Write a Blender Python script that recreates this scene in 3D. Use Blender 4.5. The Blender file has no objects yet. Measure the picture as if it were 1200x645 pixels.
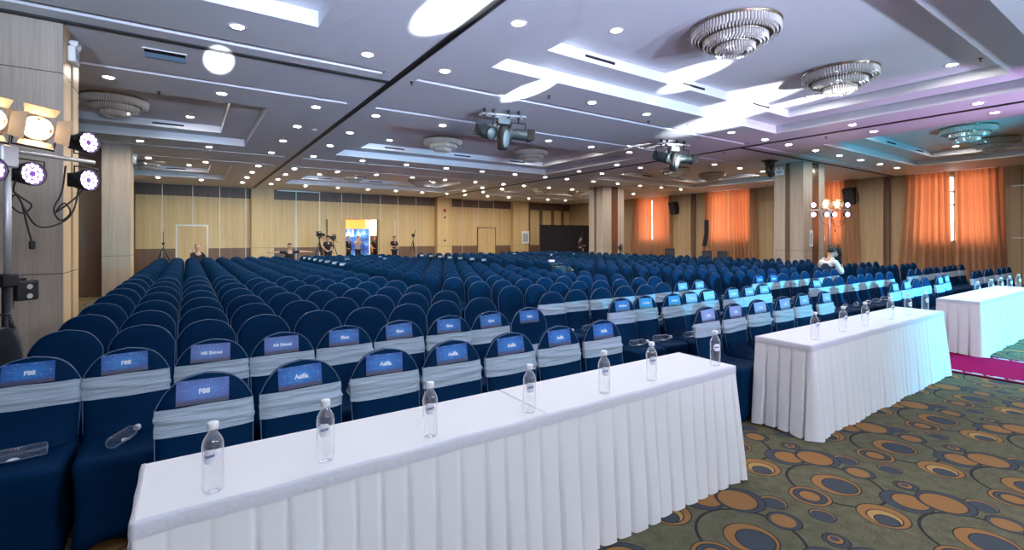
import bpy, bmesh, math, random
from mathutils import Vector, Matrix
random.seed(7)
PI = math.pi
scene = bpy.context.scene
COL = scene.collection
FPX, HOR, CAMH, YAW = 563.0, 279.0, 1.61, math.radians(34)
SN, CS = math.sin(YAW), math.cos(YAW)

def project(x, y, z):
    d = x*SN + y*CS
    if d < 0.05: return None
    return 600 + FPX*(x*CS - y*SN)/d, HOR + FPX*(CAMH - z)/d, d

def in_frame(x, y, z, m=15):
    p = project(x, y, z)
    return p is not None and -m < p[0] < 1200+m and -m < p[1] < 645+m

# ------------------------------------------------------------------ materials
def new_mat(name):
    m = bpy.data.materials.new(name); m.use_nodes = True
    nt = m.node_tree; nt.nodes.clear()
    out = nt.nodes.new('ShaderNodeOutputMaterial')
    return m, nt, out

def pbr(name, col, rough=0.5, metal=0.0, emit=None, es=0.0, sheen=0.0, spec=None, trans=0.0, ior=1.45, coat=0.0):
    m, nt, out = new_mat(name)
    b = nt.nodes.new('ShaderNodeBsdfPrincipled')
    b.inputs['Base Color'].default_value = (*col, 1)
    b.inputs['Roughness'].default_value = rough
    b.inputs['Metallic'].default_value = metal
    b.inputs['IOR'].default_value = ior
    if spec is not None: b.inputs['Specular IOR Level'].default_value = spec
    if sheen: b.inputs['Sheen Weight'].default_value = sheen
    if trans: b.inputs['Transmission Weight'].default_value = trans
    if coat: b.inputs['Coat Weight'].default_value = coat
    if emit:
        b.inputs['Emission Color'].default_value = (*emit, 1)
        b.inputs['Emission Strength'].default_value = es
    nt.links.new(b.outputs[0], out.inputs[0])
    return m

def node_mix(nt, fac, a, b):
    n = nt.nodes.new('ShaderNodeMix'); n.data_type = 'RGBA'
    def put(sock, v):
        if hasattr(v, 'is_linked'): nt.links.new(v, sock)
        elif isinstance(v, (tuple, list)): sock.default_value = (*v[:3], 1)
        else: sock.default_value = v
    put(n.inputs[0], fac); put(n.inputs[6], a); put(n.inputs[7], b)
    return n.outputs[2]

def node_math(nt, op, a, b=None, clamp=False):
    n = nt.nodes.new('ShaderNodeMath'); n.operation = op; n.use_clamp = clamp
    for i, v in enumerate((a, b)):
        if v is None: continue
        if hasattr(v, 'is_linked'): nt.links.new(v, n.inputs[i])
        else: n.inputs[i].default_value = v
    return n.outputs[0]

def obj_coords(nt, scale=(1,1,1)):
    tc = nt.nodes.new('ShaderNodeTexCoord')
    mp = nt.nodes.new('ShaderNodeMapping'); mp.inputs['Scale'].default_value = scale
    nt.links.new(tc.outputs['Object'], mp.inputs[0])
    return mp.outputs[0]

def noise(nt, vec, scale, detail=3.0, rough=0.5):
    n = nt.nodes.new('ShaderNodeTexNoise')
    n.inputs['Scale'].default_value = scale; n.inputs['Detail'].default_value = detail
    n.inputs['Roughness'].default_value = rough
    nt.links.new(vec, n.inputs['Vector'])
    return n.outputs[0]

def wood(name, ca, cb, rough=0.45, sc=1.0):
    m, nt, out = new_mat(name)
    b = nt.nodes.new('ShaderNodeBsdfPrincipled')
    v = obj_coords(nt, (22*sc, 22*sc, 0.5))
    v2 = obj_coords(nt, (5*sc, 5*sc, 0.12))
    n1 = noise(nt, v, 3.0, 4.0, .6); n2 = noise(nt, v2, 1.6, 2.0)
    f = node_math(nt, 'ADD', node_math(nt, 'MULTIPLY', n1, .55), node_math(nt, 'MULTIPLY', n2, .45))
    r = nt.nodes.new('ShaderNodeValToRGB')
    r.color_ramp.elements[0].position = .34; r.color_ramp.elements[1].position = .66
    r.color_ramp.elements[0].color = (*ca, 1); r.color_ramp.elements[1].color = (*cb, 1)
    nt.links.new(f, r.inputs[0]); nt.links.new(r.outputs[0], b.inputs['Base Color'])
    b.inputs['Roughness'].default_value = rough
    nt.links.new(b.outputs[0], out.inputs[0])
    return m

def fabric(name, ca, cb, scale=60, rough=.8, bump=.15, sheen=.15, bscale=None, spec=.3):
    m, nt, out = new_mat(name)
    b = nt.nodes.new('ShaderNodeBsdfPrincipled')
    v = obj_coords(nt)
    n1 = noise(nt, v, scale, 3)
    nt.links.new(node_mix(nt, n1, ca, cb), b.inputs['Base Color'])
    b.inputs['Roughness'].default_value = rough
    b.inputs['Sheen Weight'].default_value = sheen
    b.inputs['Specular IOR Level'].default_value = spec
    if bump:
        bp = nt.nodes.new('ShaderNodeBump'); bp.inputs['Strength'].default_value = bump
        bp.inputs['Distance'].default_value = .01
        nt.links.new(noise(nt, v, bscale or scale, 2), bp.inputs['Height'])
        nt.links.new(bp.outputs[0], b.inputs['Normal'])
    nt.links.new(b.outputs[0], out.inputs[0])
    return m

def carpet_mat():
    m, nt, out = new_mat('hotel_carpet')
    b = nt.nodes.new('ShaderNodeBsdfPrincipled')
    v = obj_coords(nt)
    sep = nt.nodes.new('ShaderNodeSeparateXYZ'); nt.links.new(v, sep.inputs[0])
    TU, TV = 1.0, .72
    u = node_math(nt, 'FLOORED_MODULO', node_math(nt, 'ADD', sep.outputs[0], -3.01), TU)
    w = node_math(nt, 'FLOORED_MODULO', node_math(nt, 'ADD', sep.outputs[1], -1.07), TV)
    uv = nt.nodes.new('ShaderNodeCombineXYZ')
    nt.links.new(u, uv.inputs[0]); nt.links.new(w, uv.inputs[1])
    OL = (.125, .115, .062); OR = (.40, .19, .065); BL = (.075, .085, .10); DK = (.035, .034, .036); YE = (.56, .33, .11)
    fine = noise(nt, v, 150, 2, .7); broad = noise(nt, v, 14, 3)
    speck = node_math(nt, 'ADD', node_math(nt, 'MULTIPLY', fine, .75), node_math(nt, 'MULTIPLY', broad, .25))
    base = node_mix(nt, node_math(nt, 'SUBTRACT', node_math(nt, 'MULTIPLY', speck, 3.0), 1.0, True), (.055, .05, .03), (.27, .245, .14))
    col = base
    t = .009
    D = [  # centre u, v, radius, colour — drawn in order
        (.492, .355, .279, DK), (.492, .355, .279-t*1.9, None),
        (.49, .347, .176, DK), (.49, .347, .176-t, OR), (.494, .325, .125, DK), (.494, .325, .125-t, BL),
        (.205, .374, .15, DK), (.205, .374, .15-t, OR), (.205, .374, .118, DK), (.205, .374, .118-t, BL), (.204, .375, .08, DK), (.204, .375, .08-t, OR),
        (.94, .466, .10, DK), (.94, .466, .10-t, OR), (.93, .46, .082, BL),
        (.802, .33, .117, DK), (.802, .33, .117-t, BL), (.798, .333, .082, OR),
        (.039, .233, .09, DK), (.039, .233, .09-t, OR), (.03, .228, .076, BL),
        (.621, .016, .165, DK), (.621, .016, .165-t, BL), (.643, .0, .121, DK), (.643, .0, .121-t, OR),
        (.801, -.125, .181, DK), (.801, -.125, .181-t, BL), (.787, -.116, .147, DK), (.787, -.116, .147-t, OR),
        (.849, .084, .085, DK), (.849, .084, .085-t, BL), (.853, .09, .055, DK), (.853, .09, .055-t, OR), (.857, .095, .028, BL),
        (.326, .034, .165, DK), (.326, .034, .165-t, OR), (.31, .022, .111, DK), (.31, .022, .111-t, YE), (.289, .003, .078, DK), (.289, .003, .078-t, BL)]
    for (cu, cv, r, c) in D:
        r *= 1.0 if abs(cu-.492) < .001 and cv == .355 else .80
        for du in (-1, 0, 1):
            for dv in (-1, 0, 1):
                x, y = cu + du*TU, cv + dv*TV
                if x+r < 0 or x-r > TU or y+r < 0 or y-r > TV: continue
                dist = nt.nodes.new('ShaderNodeVectorMath'); dist.operation = 'DISTANCE'
                nt.links.new(uv.outputs[0], dist.inputs[0]); dist.inputs[1].default_value = (x, y, 0)
                f = node_math(nt, 'LESS_THAN', dist.outputs['Value'], r)
                col = node_mix(nt, f, col, base if c is None else c)
    # pile speckle over the figures
    col = node_mix(nt, node_math(nt, 'MULTIPLY', fine, .55), col, (.03, .028, .022))
    nt.links.new(col, b.inputs['Base Color'])
    b.inputs['Roughness'].default_value = .95
    b.inputs['Specular IOR Level'].default_value = .1
    nt.links.new(b.outputs[0], out.inputs[0])
    return m

def card_mat(name, base, glow, seed):
    m, nt, out = new_mat(name)
    b = nt.nodes.new('ShaderNodeBsdfPrincipled')
    tc = nt.nodes.new('ShaderNodeTexCoord')
    g = tc.outputs['Generated']
    sep = nt.nodes.new('ShaderNodeSeparateXYZ'); nt.links.new(g, sep.inputs[0])
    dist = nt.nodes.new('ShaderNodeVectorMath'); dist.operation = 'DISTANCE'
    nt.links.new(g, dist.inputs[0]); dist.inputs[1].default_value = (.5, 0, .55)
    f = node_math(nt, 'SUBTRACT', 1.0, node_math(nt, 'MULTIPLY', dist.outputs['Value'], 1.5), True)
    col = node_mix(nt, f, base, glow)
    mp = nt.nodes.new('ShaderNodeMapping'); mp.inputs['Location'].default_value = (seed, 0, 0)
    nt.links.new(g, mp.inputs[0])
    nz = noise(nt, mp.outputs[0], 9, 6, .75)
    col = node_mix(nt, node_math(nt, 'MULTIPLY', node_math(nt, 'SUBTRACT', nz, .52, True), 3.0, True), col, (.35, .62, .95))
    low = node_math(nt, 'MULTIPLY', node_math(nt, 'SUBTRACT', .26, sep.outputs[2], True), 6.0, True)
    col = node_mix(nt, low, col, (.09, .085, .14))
    nt.links.new(col, b.inputs['Base Color']); b.inputs['Roughness'].default_value = .35
    nt.links.new(b.outputs[0], out.inputs[0])
    return m

def glow(name, col, strength):
    m, nt, out = new_mat(name)
    e = nt.nodes.new('ShaderNodeEmission')
    e.inputs[0].default_value = (*col, 1); e.inputs[1].default_value = strength
    nt.links.new(e.outputs[0], out.inputs[0])
    return m

def curtain_mat():
    m, nt, out = new_mat('orange_curtain_cloth')
    v = obj_coords(nt, (30, 30, 30))
    n = noise(nt, v, 2, 3)
    d = nt.nodes.new('ShaderNodeBsdfDiffuse'); t = nt.nodes.new('ShaderNodeBsdfTranslucent')
    nt.links.new(node_mix(nt, n, (.48, .335, .20), (.60, .43, .27)), d.inputs[0])
    t.inputs[0].default_value = (.80, .20, .075, 1)
    mx = nt.nodes.new('ShaderNodeMixShader'); mx.inputs[0].default_value = .40
    nt.links.new(d.outputs[0], mx.inputs[1]); nt.links.new(t.outputs[0], mx.inputs[2])
    nt.links.new(mx.outputs[0], out.inputs[0])
    return m

def clear_mat(name, tint=(1, 1, 1), ior=1.33, mixf=.35):
    """thin clear walls: mostly see-through, mirror-like towards the rim"""
    m, nt, out = new_mat(name)
    t = nt.nodes.new('ShaderNodeBsdfTransparent'); t.inputs[0].default_value = (*tint, 1)
    g = nt.nodes.new('ShaderNodeBsdfGlossy'); g.inputs['Roughness'].default_value = .04
    g.inputs[0].default_value = (.95, .97, 1, 1)
    d = nt.nodes.new('ShaderNodeBsdfTranslucent'); d.inputs[0].default_value = (.9, .93, 1, 1)
    lw = nt.nodes.new('ShaderNodeLayerWeight'); lw.inputs[0].default_value = .5
    fc = lw.outputs['Facing']
    a1 = nt.nodes.new('ShaderNodeMixShader')
    nt.links.new(node_math(nt, 'ADD', node_math(nt, 'MULTIPLY', node_math(nt, 'POWER', fc, 4.0), .55), .06), a1.inputs[0])
    nt.links.new(t.outputs[0], a1.inputs[1]); nt.links.new(g.outputs[0], a1.inputs[2])
    a2 = nt.nodes.new('ShaderNodeMixShader')
    nt.links.new(node_math(nt, 'MULTIPLY', node_math(nt, 'ADD', node_math(nt, 'POWER', fc, 2.2), .04), mixf), a2.inputs[0])  # white mixed in at the rim, standing for light refracted by the bottle
    nt.links.new(a1.outputs[0], a2.inputs[1]); nt.links.new(d.outputs[0], a2.inputs[2])
    nt.links.new(a2.outputs[0], out.inputs[0])
    return m

M = {}
M['navy'] = fabric('navy_spandex', (.0002, .018, .056), (.0003, .025, .076), 40, .65, .05, .0, None, .06)
M['piping'] = pbr('cover_seam', (.10, .17, .30), .4)
def sash_mat():
    m, nt, out = new_mat('silver_satin_sash')
    b = nt.nodes.new('ShaderNodeBsdfPrincipled')
    n = noise(nt, obj_coords(nt, (2.2, 2.2, 26)), 2.2, 3, .55)
    nt.links.new(node_mix(nt, n, (.33, .42, .50), (.47, .56, .64)), b.inputs['Base Color'])
    b.inputs['Roughness'].default_value = .45
    bp = nt.nodes.new('ShaderNodeBump'); bp.inputs['Strength'].default_value = .55; bp.inputs['Distance'].default_value = .02
    nt.links.new(n, bp.inputs['Height']); nt.links.new(bp.outputs[0], b.inputs['Normal'])
    nt.links.new(b.outputs[0], out.inputs[0])
    return m
M['sash'] = sash_mat()
M['cards'] = [card_mat('name_card_blue', (.015, .07, .33), (.04, .26, .68), 0.0), card_mat('name_card_violet', (.09, .12, .38), (.12, .28, .66), 3.1), card_mat('name_card_glare', (.28, .36, .68), (.30, .46, .82), 5.7)]  # last card has glare painted in as a paler blue
M['white_ink'] = pbr('white_print', (.9, .93, 1), .5)
M['cloth'] = fabric('white_table_cloth', (.80, .79, .78), (.84, .83, .82), 90, .75, .05, .2)
M['hem'] = fabric('skirt_hem_band', (.62, .61, .66), (.72, .71, .75), 60, .7, .2, .1)
M['ceiling'] = pbr('ceiling_paint', (.74, .755, .80), .55)
M['black'] = pbr('black_metal', (.018, .018, .02), .45)
M['black_cloth'] = fabric('black_cloth', (.012, .012, .016), (.02, .02, .026), 30, .85, .3, .1)
M['grey_cloth'] = fabric('charcoal_cloth', (.04, .04, .05), (.06, .06, .07), 30, .85, .3, .1)
M['chrome'] = pbr('chrome', (.75, .75, .78), .22, 1.0)
M['steel'] = pbr('satin_steel', (.72, .72, .75), .4, .5)
M['dark_green'] = pbr('fixture_grey', (.06, .085, .09), .4, .3)
M['grey_plate'] = pbr('fixture_plate', (.15, .20, .21), .4, .2)
M['oak'] = wood('pale_oak_laminate', (.34, .285, .235), (.50, .43, .355))
M['oak_edge'] = wood('honey_oak_lit_side', (.56, .40, .22), (.70, .52, .31))  # on the left column sides, warm side light is put into this tone
M['panel'] = wood('tan_oak_panel', (.56, .40, .19), (.72, .54, .28))
M['panel_dark'] = wood('brown_walnut_band', (.10, .066, .055), (.15, .098, .08))
M['panel_low'] = wood('walnut_dado', (.15, .085, .052), (.22, .13, .08))
M['stripe'] = wood('dark_walnut_stripe', (.13, .075, .05), (.19, .11, .075))
M['mirror'] = pbr('bronze_mirror', (.14, .075, .045), .14, .25, spec=.8, coat=.6)
M['right_wall'] = wood('brown_oak_panel', (.38, .275, .16), (.52, .385, .235))
M['plaster'] = pbr('dark_plaster', (.16, .11, .09), .7)
M['trim_light'] = pbr('pale_aluminium', (.72, .72, .70), .35, .4)
M['white'] = pbr('white_plastic', (.82, .84, .86), .4)
M['paper'] = pbr('white_paper', (.8, .8, .82), .7)
M['lamp'] = glow('downlight_lens', (1.0, .93, .84), 270.0)
M['lamp_trim'] = pbr('downlight_trim', (.8, .8, .8), .4)
M['led'] = glow('violet_white_led', (.90, .70, 1.0), 7.0)
M['led_dim'] = glow('violet_led_glass', (.42, .18, .85), .35)
M['warm'] = glow('tungsten_lamp', (1.0, .72, .42), 26.0)
M['barn'] = pbr('barn_door_metal', (.40, .30, .20), .5, .2)
M['crystal'] = pbr('crystal_drop', (.78, .74, .68), .12, .35, coat=.5)
M['brass'] = pbr('chandelier_frame', (.55, .45, .32), .25, .9)
M['carpet'] = carpet_mat()
M['red'] = fabric('magenta_runner', (.30, .004, .055), (.38, .008, .08), 120, .95, .2, .0, None, .03)
M['red_dark'] = fabric('runner_edge', (.20, .008, .03), (.28, .012, .05), 120, .95, .2, .0, None, .03)
M['curtain'] = curtain_mat()
M['glass'] = clear_mat('window_glass', (.97, .98, 1), 1.45, .0)
M['bottle'] = clear_mat('bottled_water', (.985, .99, 1), 1.5, .8)
M['cap'] = pbr('bottle_cap_white', (.88, .89, .9), .4)
M['film'] = pbr('bottle_label_film', (.88, .90, .95), .4)
M['blue_ink'] = pbr('blue_print', (.02, .06, .38), .4)
M['skin'] = pbr('skin', (.55, .33, .23), .5)
M['hair'] = pbr('dark_hair', (.015, .011, .01), .5)
M['black_shirt'] = pbr('black_shirt', (.014, .014, .018), .8)
M['white_shirt'] = pbr('white_shirt', (.70, .70, .72), .8)
M['grey_shirt'] = pbr('grey_shirt', (.42, .41, .42), .8)
M['navy_vest'] = pbr('navy_vest', (.012, .022, .06), .8)
M['trouser'] = pbr('dark_trousers', (.012, .012, .016), .8)
M['lens'] = pbr('lens_glass', (.05, .07, .08), .05, .2, coat=1)
M['frost'] = pbr('lens_frosted', (.20, .25, .27), .2, .3)
M['red_bell'] = pbr('red_enamel', (.5, .03, .02), .4)
M['orange_wall'] = pbr('orange_foyer_wall', (.75, .30, .07), .6)
M['white_wall'] = pbr('white_foyer_wall', (.85, .84, .82), .6)
M['poster'] = None
M['dark_slot'] = pbr('dark_slot', (.01, .01, .012), .7)
M['blue_box'] = pbr('blue_grey_plastic', (.25, .42, .60), .4)

def poster_mat():
    m, nt, out = new_mat('blue_swirl_print')
    b = nt.nodes.new('ShaderNodeBsdfPrincipled')
    tc = nt.nodes.new('ShaderNodeTexCoord')
    n = noise(nt, tc.outputs['Generated'], 3.2, 6, .6)
    r = nt.nodes.new('ShaderNodeValToRGB'); cr = r.color_ramp
    cr.elements[0].position = .38; cr.elements[0].color = (.01, .03, .30, 1)
    cr.elements[1].position = .72; cr.elements[1].color = (.55, .80, 1, 1)
    e = cr.elements.new(.55); e.color = (.03, .20, .75, 1)
    nt.links.new(n, r.inputs[0]); nt.links.new(r.outputs[0], b.inputs['Base Color'])
    b.inputs['Roughness'].default_value = .5
    nt.links.new(b.outputs[0], out.inputs[0])
    return m
M['poster'] = poster_mat()

# ------------------------------------------------------------------ mesh builder
class MB:
    def __init__(s):
        s.v = []; s.f = []; s.m = []; s.sm = []
    def add(s, vs, fs, mi=0, smooth=False, mat=None):
        o = len(s.v)
        for p in vs:
            p = Vector(p)
            s.v.append(mat @ p if mat is not None else p)
        for f in fs:
            s.f.append([i+o for i in f]); s.m.append(mi); s.sm.append(smooth)
        return s
    def box(s, x0, x1, y0, y1, z0, z1, mi=0, mat=None):
        vs = [(x, y, z) for z in (z0, z1) for y in (y0, y1) for x in (x0, x1)]
        fs = [(0, 2, 3, 1), (4, 5, 7, 6), (0, 1, 5, 4), (2, 6, 7, 3), (0, 4, 6, 2), (1, 3, 7, 5)]
        return s.add(vs, fs, mi, False, mat)
    def rbox(s, x0, x1, y0, y1, z0, z1, r=.01, seg=2, mi=0, mat=None):
        bm = bmesh.new(); bmesh.ops.create_cube(bm, size=1)
        for v in bm.verts:
            v.co = Vector(((x0+x1)/2+v.co.x*(x1-x0), (y0+y1)/2+v.co.y*(y1-y0), (z0+z1)/2+v.co.z*(z1-z0)))
        bmesh.ops.bevel(bm, geom=bm.edges[:], offset=r, segments=seg, affect='EDGES', profile=.6)
        bm.verts.index_update()
        s.add([v.co.copy() for v in bm.verts], [[v.index for v in f.verts] for f in bm.faces], mi, False, mat)
        bm.free(); return s
    def cone(s, p0, p1, r0, r1, n=16, mi=0, cap=True, smooth=True, mat=None):
        p0, p1 = Vector(p0), Vector(p1); d = (p1-p0).normalized()
        a = d.orthogonal().normalized(); b = d.cross(a)
        vs = []
        for p, r in ((p0, r0), (p1, r1)):
            for i in range(n):
                t = 2*PI*i/n; vs.append(p + a*math.cos(t)*r + b*math.sin(t)*r)
        s.add(vs, [(i, (i+1) % n, n+(i+1) % n, n+i) for i in range(n)], mi, smooth, mat)
        if cap:
            if r0 > 0: s.add(vs[:n], [list(range(n))[::-1]], mi, False, mat)
            if r1 > 0: s.add(vs[n:], [list(range(n))], mi, False, mat)
        return s
    def tube(s, pts, r, n=8, mi=0, closed=False, cap=True):
        pts = [Vector(p) for p in pts]; N = len(pts); rings = []
        prev = None
        for i, p in enumerate(pts):
            if closed: d = pts[(i+1) % N]-pts[i-1]
            else: d = pts[min(i+1, N-1)]-pts[max(i-1, 0)]
            d = d.normalized() if d.length > 1e-9 else Vector((0, 0, 1))
            if prev is None: a = d.orthogonal().normalized()
            else:
                a = prev - d*prev.dot(d)
                a = a.normalized() if a.length > 1e-6 else d.orthogonal().normalized()
            prev = a; b = d.cross(a)
            rr = r[i] if isinstance(r, (list, tuple)) else r
            rings.append([p + (a*math.cos(2*PI*k/n)+b*math.sin(2*PI*k/n))*rr for k in range(n)])
        return s.loft(rings, mi, True, cap and not closed, closed)
    def loft(s, rings, mi=0, smooth=True, cap=True, closed=False, mat=None):
        n = len(rings[0]); vs = [p for r in rings for p in r]; fs = []
        R = len(rings)
        for j in range(R if closed else R-1):
            j2 = (j+1) % R
            for i in range(n):
                fs.append((j*n+i, j*n+(i+1) % n, j2*n+(i+1) % n, j2*n+i))
        if cap:
            fs.append(list(range(n))[::-1]); fs.append([(R-1)*n+i for i in range(n)])
        return s.add(vs, fs, mi, smooth, mat)
    def lathe(s, prof, n=24, mi=0, mat=None, cap=True, smooth=True):
        rings = [[(r*math.cos(2*PI*i/n), r*math.sin(2*PI*i/n), z) for i in range(n)] for r, z in prof]
        return s.loft(rings, mi, smooth, cap, False, mat)
    def grid(s, P, mi=0, smooth=True, mat=None):
        R, Cn = len(P), len(P[0])
        return s.add([p for r in P for p in r], [(j*Cn+i, j*Cn+i+1, (j+1)*Cn+i+1, (j+1)*Cn+i) for j in range(R-1) for i in range(Cn-1)], mi, smooth, mat)
    def sphere(s, c, rx, ry=None, rz=None, n=14, m=9, mi=0, mat=None):
        ry = ry or rx; rz = rz or rx
        rings = []
        for j in range(1, m):
            t = PI*j/m
            rings.append([(c[0]+rx*math.sin(t)*math.cos(2*PI*i/n), c[1]+ry*math.sin(t)*math.sin(2*PI*i/n), c[2]-rz*math.cos(t)) for i in range(n)])
        return s.loft(rings, mi, True, True, False, mat)
    def mesh(s, name, mats):
        me = bpy.data.meshes.new(name)
        me.from_pydata([tuple(p) for p in s.v], [], s.f)
        for m in (mats if isinstance(mats, (list, tuple)) else [mats]): me.materials.append(m)
        me.polygons.foreach_set('material_index', s.m)
        me.polygons.foreach_set('use_smooth', s.sm)
        me.update()
        return me
    def build(s, name, mats, parent=None, **kw):
        return link(name, s.mesh(name, mats), parent, **kw)

def link(name, data, parent=None, loc=None, rotz=None, rot=None):
    o = bpy.data.objects.new(name, data); COL.objects.link(o)
    if parent is not None: o.parent = parent
    if loc is not None: o.location = loc
    if rot is not None: o.rotation_euler = rot
    if rotz is not None: o.rotation_euler = (0, 0, rotz)
    return o

def tag(o, label=None, cat=None, group=None, kind=None):
    if label: o['label'] = label
    if cat: o['category'] = cat
    if group: o['group'] = group
    if kind: o['kind'] = kind
    return o

def thing(name, label, cat, loc=(0, 0, 0), rotz=0, group=None):
    o = link(name, None, None, loc, rotz)
    o.empty_display_size = .1
    return tag(o, label, cat, group)

def struct(name, mb, mats, label=None):
    o = mb.build(name, mats); o['kind'] = 'structure'
    if label: o['label'] = label; o['category'] = name.split('_')[0]
    return o

def copy_tree(src, loc, rotz=None, rot=None, label=None):
    r = src.copy(); COL.objects.link(r); r.location = loc
    if rotz is not None: r.rotation_euler = (0, 0, rotz)
    if rot is not None: r.rotation_euler = rot
    if label: r['label'] = label
    for ch in src.children:
        c = ch.copy(); COL.objects.link(c); c.parent = r
        for g in ch.children:
            d = g.copy(); COL.objects.link(d); d.parent = c
    return r

def text_mesh(txt, size, name='lettering', extrude=.0006, bold=0.0):
    cu = bpy.data.curves.new('txt', 'FONT'); cu.body = txt; cu.size = size
    cu.align_x = 'CENTER'; cu.align_y = 'CENTER'; cu.extrude = extrude; cu.offset = bold
    cu.resolution_u = 3
    o = bpy.data.objects.new('txt', cu); COL.objects.link(o)
    bpy.context.view_layer.update()
    me = bpy.data.meshes.new_from_object(o.evaluated_get(bpy.context.evaluated_depsgraph_get()))
    me.name = name
    bpy.data.objects.remove(o); bpy.data.curves.remove(cu)
    me.transform(Matrix.Rotation(PI/2, 4, 'X'))
    return me

ORD = ['first', 'second', 'third', 'fourth', 'fifth', 'sixth', 'seventh', 'eighth', 'ninth', 'tenth', 'eleventh', 'twelfth', 'thirteenth', 'fourteenth', 'fifteenth', 'sixteenth', 'seventeenth', 'eighteenth', 'nineteenth', 'twentieth']

# ------------------------------------------------------------------ camera
cam = bpy.data.cameras.new('camera'); co = bpy.data.objects.new('camera', cam); COL.objects.link(co)
co.location = (0, 0, CAMH); co.rotation_euler = (PI/2, 0, -YAW)
cam.sensor_width = 36; cam.lens = FPX/1200*36; cam.shift_y = -(322.5-HOR)/1200
cam.clip_start = .05; cam.clip_end = 200
scene.camera = co

# ------------------------------------------------------------------ setting
XL, XR, YF, YB, ZC = -9.0, 24.1, -9.0, 27.9, 4.15
struct('floor', MB().box(XL-.3, XR+.3, YF-.3, 34.5, -.2, 0), M['carpet'])

coves = []
for y0, y1 in ((1.4, 6.1), (10.5, 15.2), (19.7, 24.4)):
    for x0, x1 in ((-5.7, 1.3), (3.74, 11.86), (14.3, 21.4)):
        coves.append((x0, x1, y0, y1))
strips = [(x0, x1, y-.15, y) for y in (7.3, 9.3, 16.5, 18.55) for x0, x1 in ((-5.0, 2.5), (3.04, 12.55), (13.1, 22.0))]

def holed(mb, X0, X1, Y0, Y1, z, holes, mi=0):
    xs = sorted({X0, X1} | {h[0] for h in holes} | {h[1] for h in holes})
    ys = sorted({Y0, Y1} | {h[2] for h in holes} | {h[3] for h in holes})
    for i in range(len(xs)-1):
        for j in range(len(ys)-1):
            cx, cy = (xs[i]+xs[i+1])/2, (ys[j]+ys[j+1])/2
            if cx < X0 or cx > X1 or cy < Y0 or cy > Y1: continue
            if any(h[0] < cx < h[1] and h[2] < cy < h[3] for h in holes): continue
            mb.add([(xs[i], ys[j], z), (xs[i+1], ys[j], z), (xs[i+1], ys[j+1], z), (xs[i], ys[j+1], z)], [(0, 3, 2, 1)], mi)

def rim(mb, x0, x1, y0, y1, z0, z1, mi=0):
    c = [(x0, y0), (x1, y0), (x1, y1), (x0, y1)]
    for k in range(4):
        a, b = c[k], c[(k+1) % 4]
        mb.add([(*a, z0), (*b, z0), (*b, z1), (*a, z1)], [(0, 1, 2, 3)], mi)

mb = MB()
holed(mb, XL-.3, XR+.3, YF-.3, YB+.3, ZC, coves+strips)
for (x0, x1, y0, y1) in coves:
    z1, z2 = ZC+.19, ZC+.36
    inner = (x0+.59, x1-.59, y0+.59, y1-.59)
    rim(mb, x0, x1, y0, y1, ZC, z1)
    holed(mb, x0, x1, y0, y1, z1, [inner])
    rim(mb, *inner, z1, z2)
    holed(mb, *inner, z2, [])
for (x0, x1, y0, y1) in strips:
    rim(mb, x0, x1, y0, y1, ZC, ZC+.08); holed(mb, x0, x1, y0, y1, ZC+.08, [])
mb.box(XL-.3, XR+.3, YF-.3, YB+.3, ZC+.75, ZC+.85)
struct('ceiling', mb, M['ceiling'])

n_trim = 0
def trim(mb, m):
    global n_trim
    n_trim += 1
    return struct('trim_%d' % n_trim, mb, m)
TZ = ZC-.018
for X in (2.75, 12.85):
    t = MB()
    for dx in (-.05, .018): t.box(X+dx, X+dx+.032, YF, YB, TZ, ZC+.01)
    t.box(X-.02, X+.02, YF, YB, ZC-.004, ZC+.01)
    trim(t, M['black'])
for x0, x1 in ((-8.5, 2.70), (12.9, XR)):
    t = MB()
    for dy in (-.045, .015): t.box(x0, x1, 7.6+dy, 7.6+dy+.03, TZ, ZC+.01)
    t.box(x0, x1, 7.58, 7.62, ZC-.004, ZC+.01)
    trim(t, M['black'])

# walls --------------------------------------------------------------
DX0, DX1, DZ = 7.42, 9.28, 2.68
mb = MB()
def back_strip(x0, x1, z0, z1, y=YB):
    for za, zb, mi in ((0, 1.10, 2), (1.10, 3.62, 0), (3.62, ZC, 1)):
        a, b = max(za, z0), min(zb, z1)
        if b > a: mb.box(x0, x1, y, y+.2, a, b, mi)
back_strip(XL, DX0, 0, ZC); back_strip(DX0, DX1, DZ, ZC); back_strip(DX1, XR+.2, 0, ZC)
struct('wall_back', mb, [M['panel'], M['panel_dark'], M['panel_low']])
for (x0, x1) in ((2.66, 3.70), (12.95, 13.95), (18.7, 20.0)):
    mb = MB(); mb.box(x0, x1, YB-.35, YB-.002, 0, ZC)
    mb.box(x0-.003, x1+.003, YB-.353, YB-.35, 1.095, 1.105, 1)
    trim(mb, [M['panel'], M['dark_slot']])
for x in (-1.0, .19, 1.31, 2.44, 4.82, 6.02, 7.2, 8.3, 9.43, 10.5, 11.67, 14.9, 16.1, 17.3):
    z0 = DZ if DX0 < x < DX1 else 0
    w = .028
    trim(MB().box(x-w/2, x+w/2, YB-.014, YB-.001, z0, ZC-.01), M['trim_light'])
for x in (20.25, 21.35, 22.45, 23.4):       # dark shadow gaps of the last bay
    trim(MB().box(x-.14, x+.14, YB-.02, YB-.001, 0, ZC-.01), M['stripe'])
for x0, x1 in ((3.9, 6.0), (14.9, 17.2)):     # bright metal head rails at the ceiling
    trim(MB().box(x0, x1, YB-.10, YB-.03, ZC-.06, ZC-.02), M['trim_light'])

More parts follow.
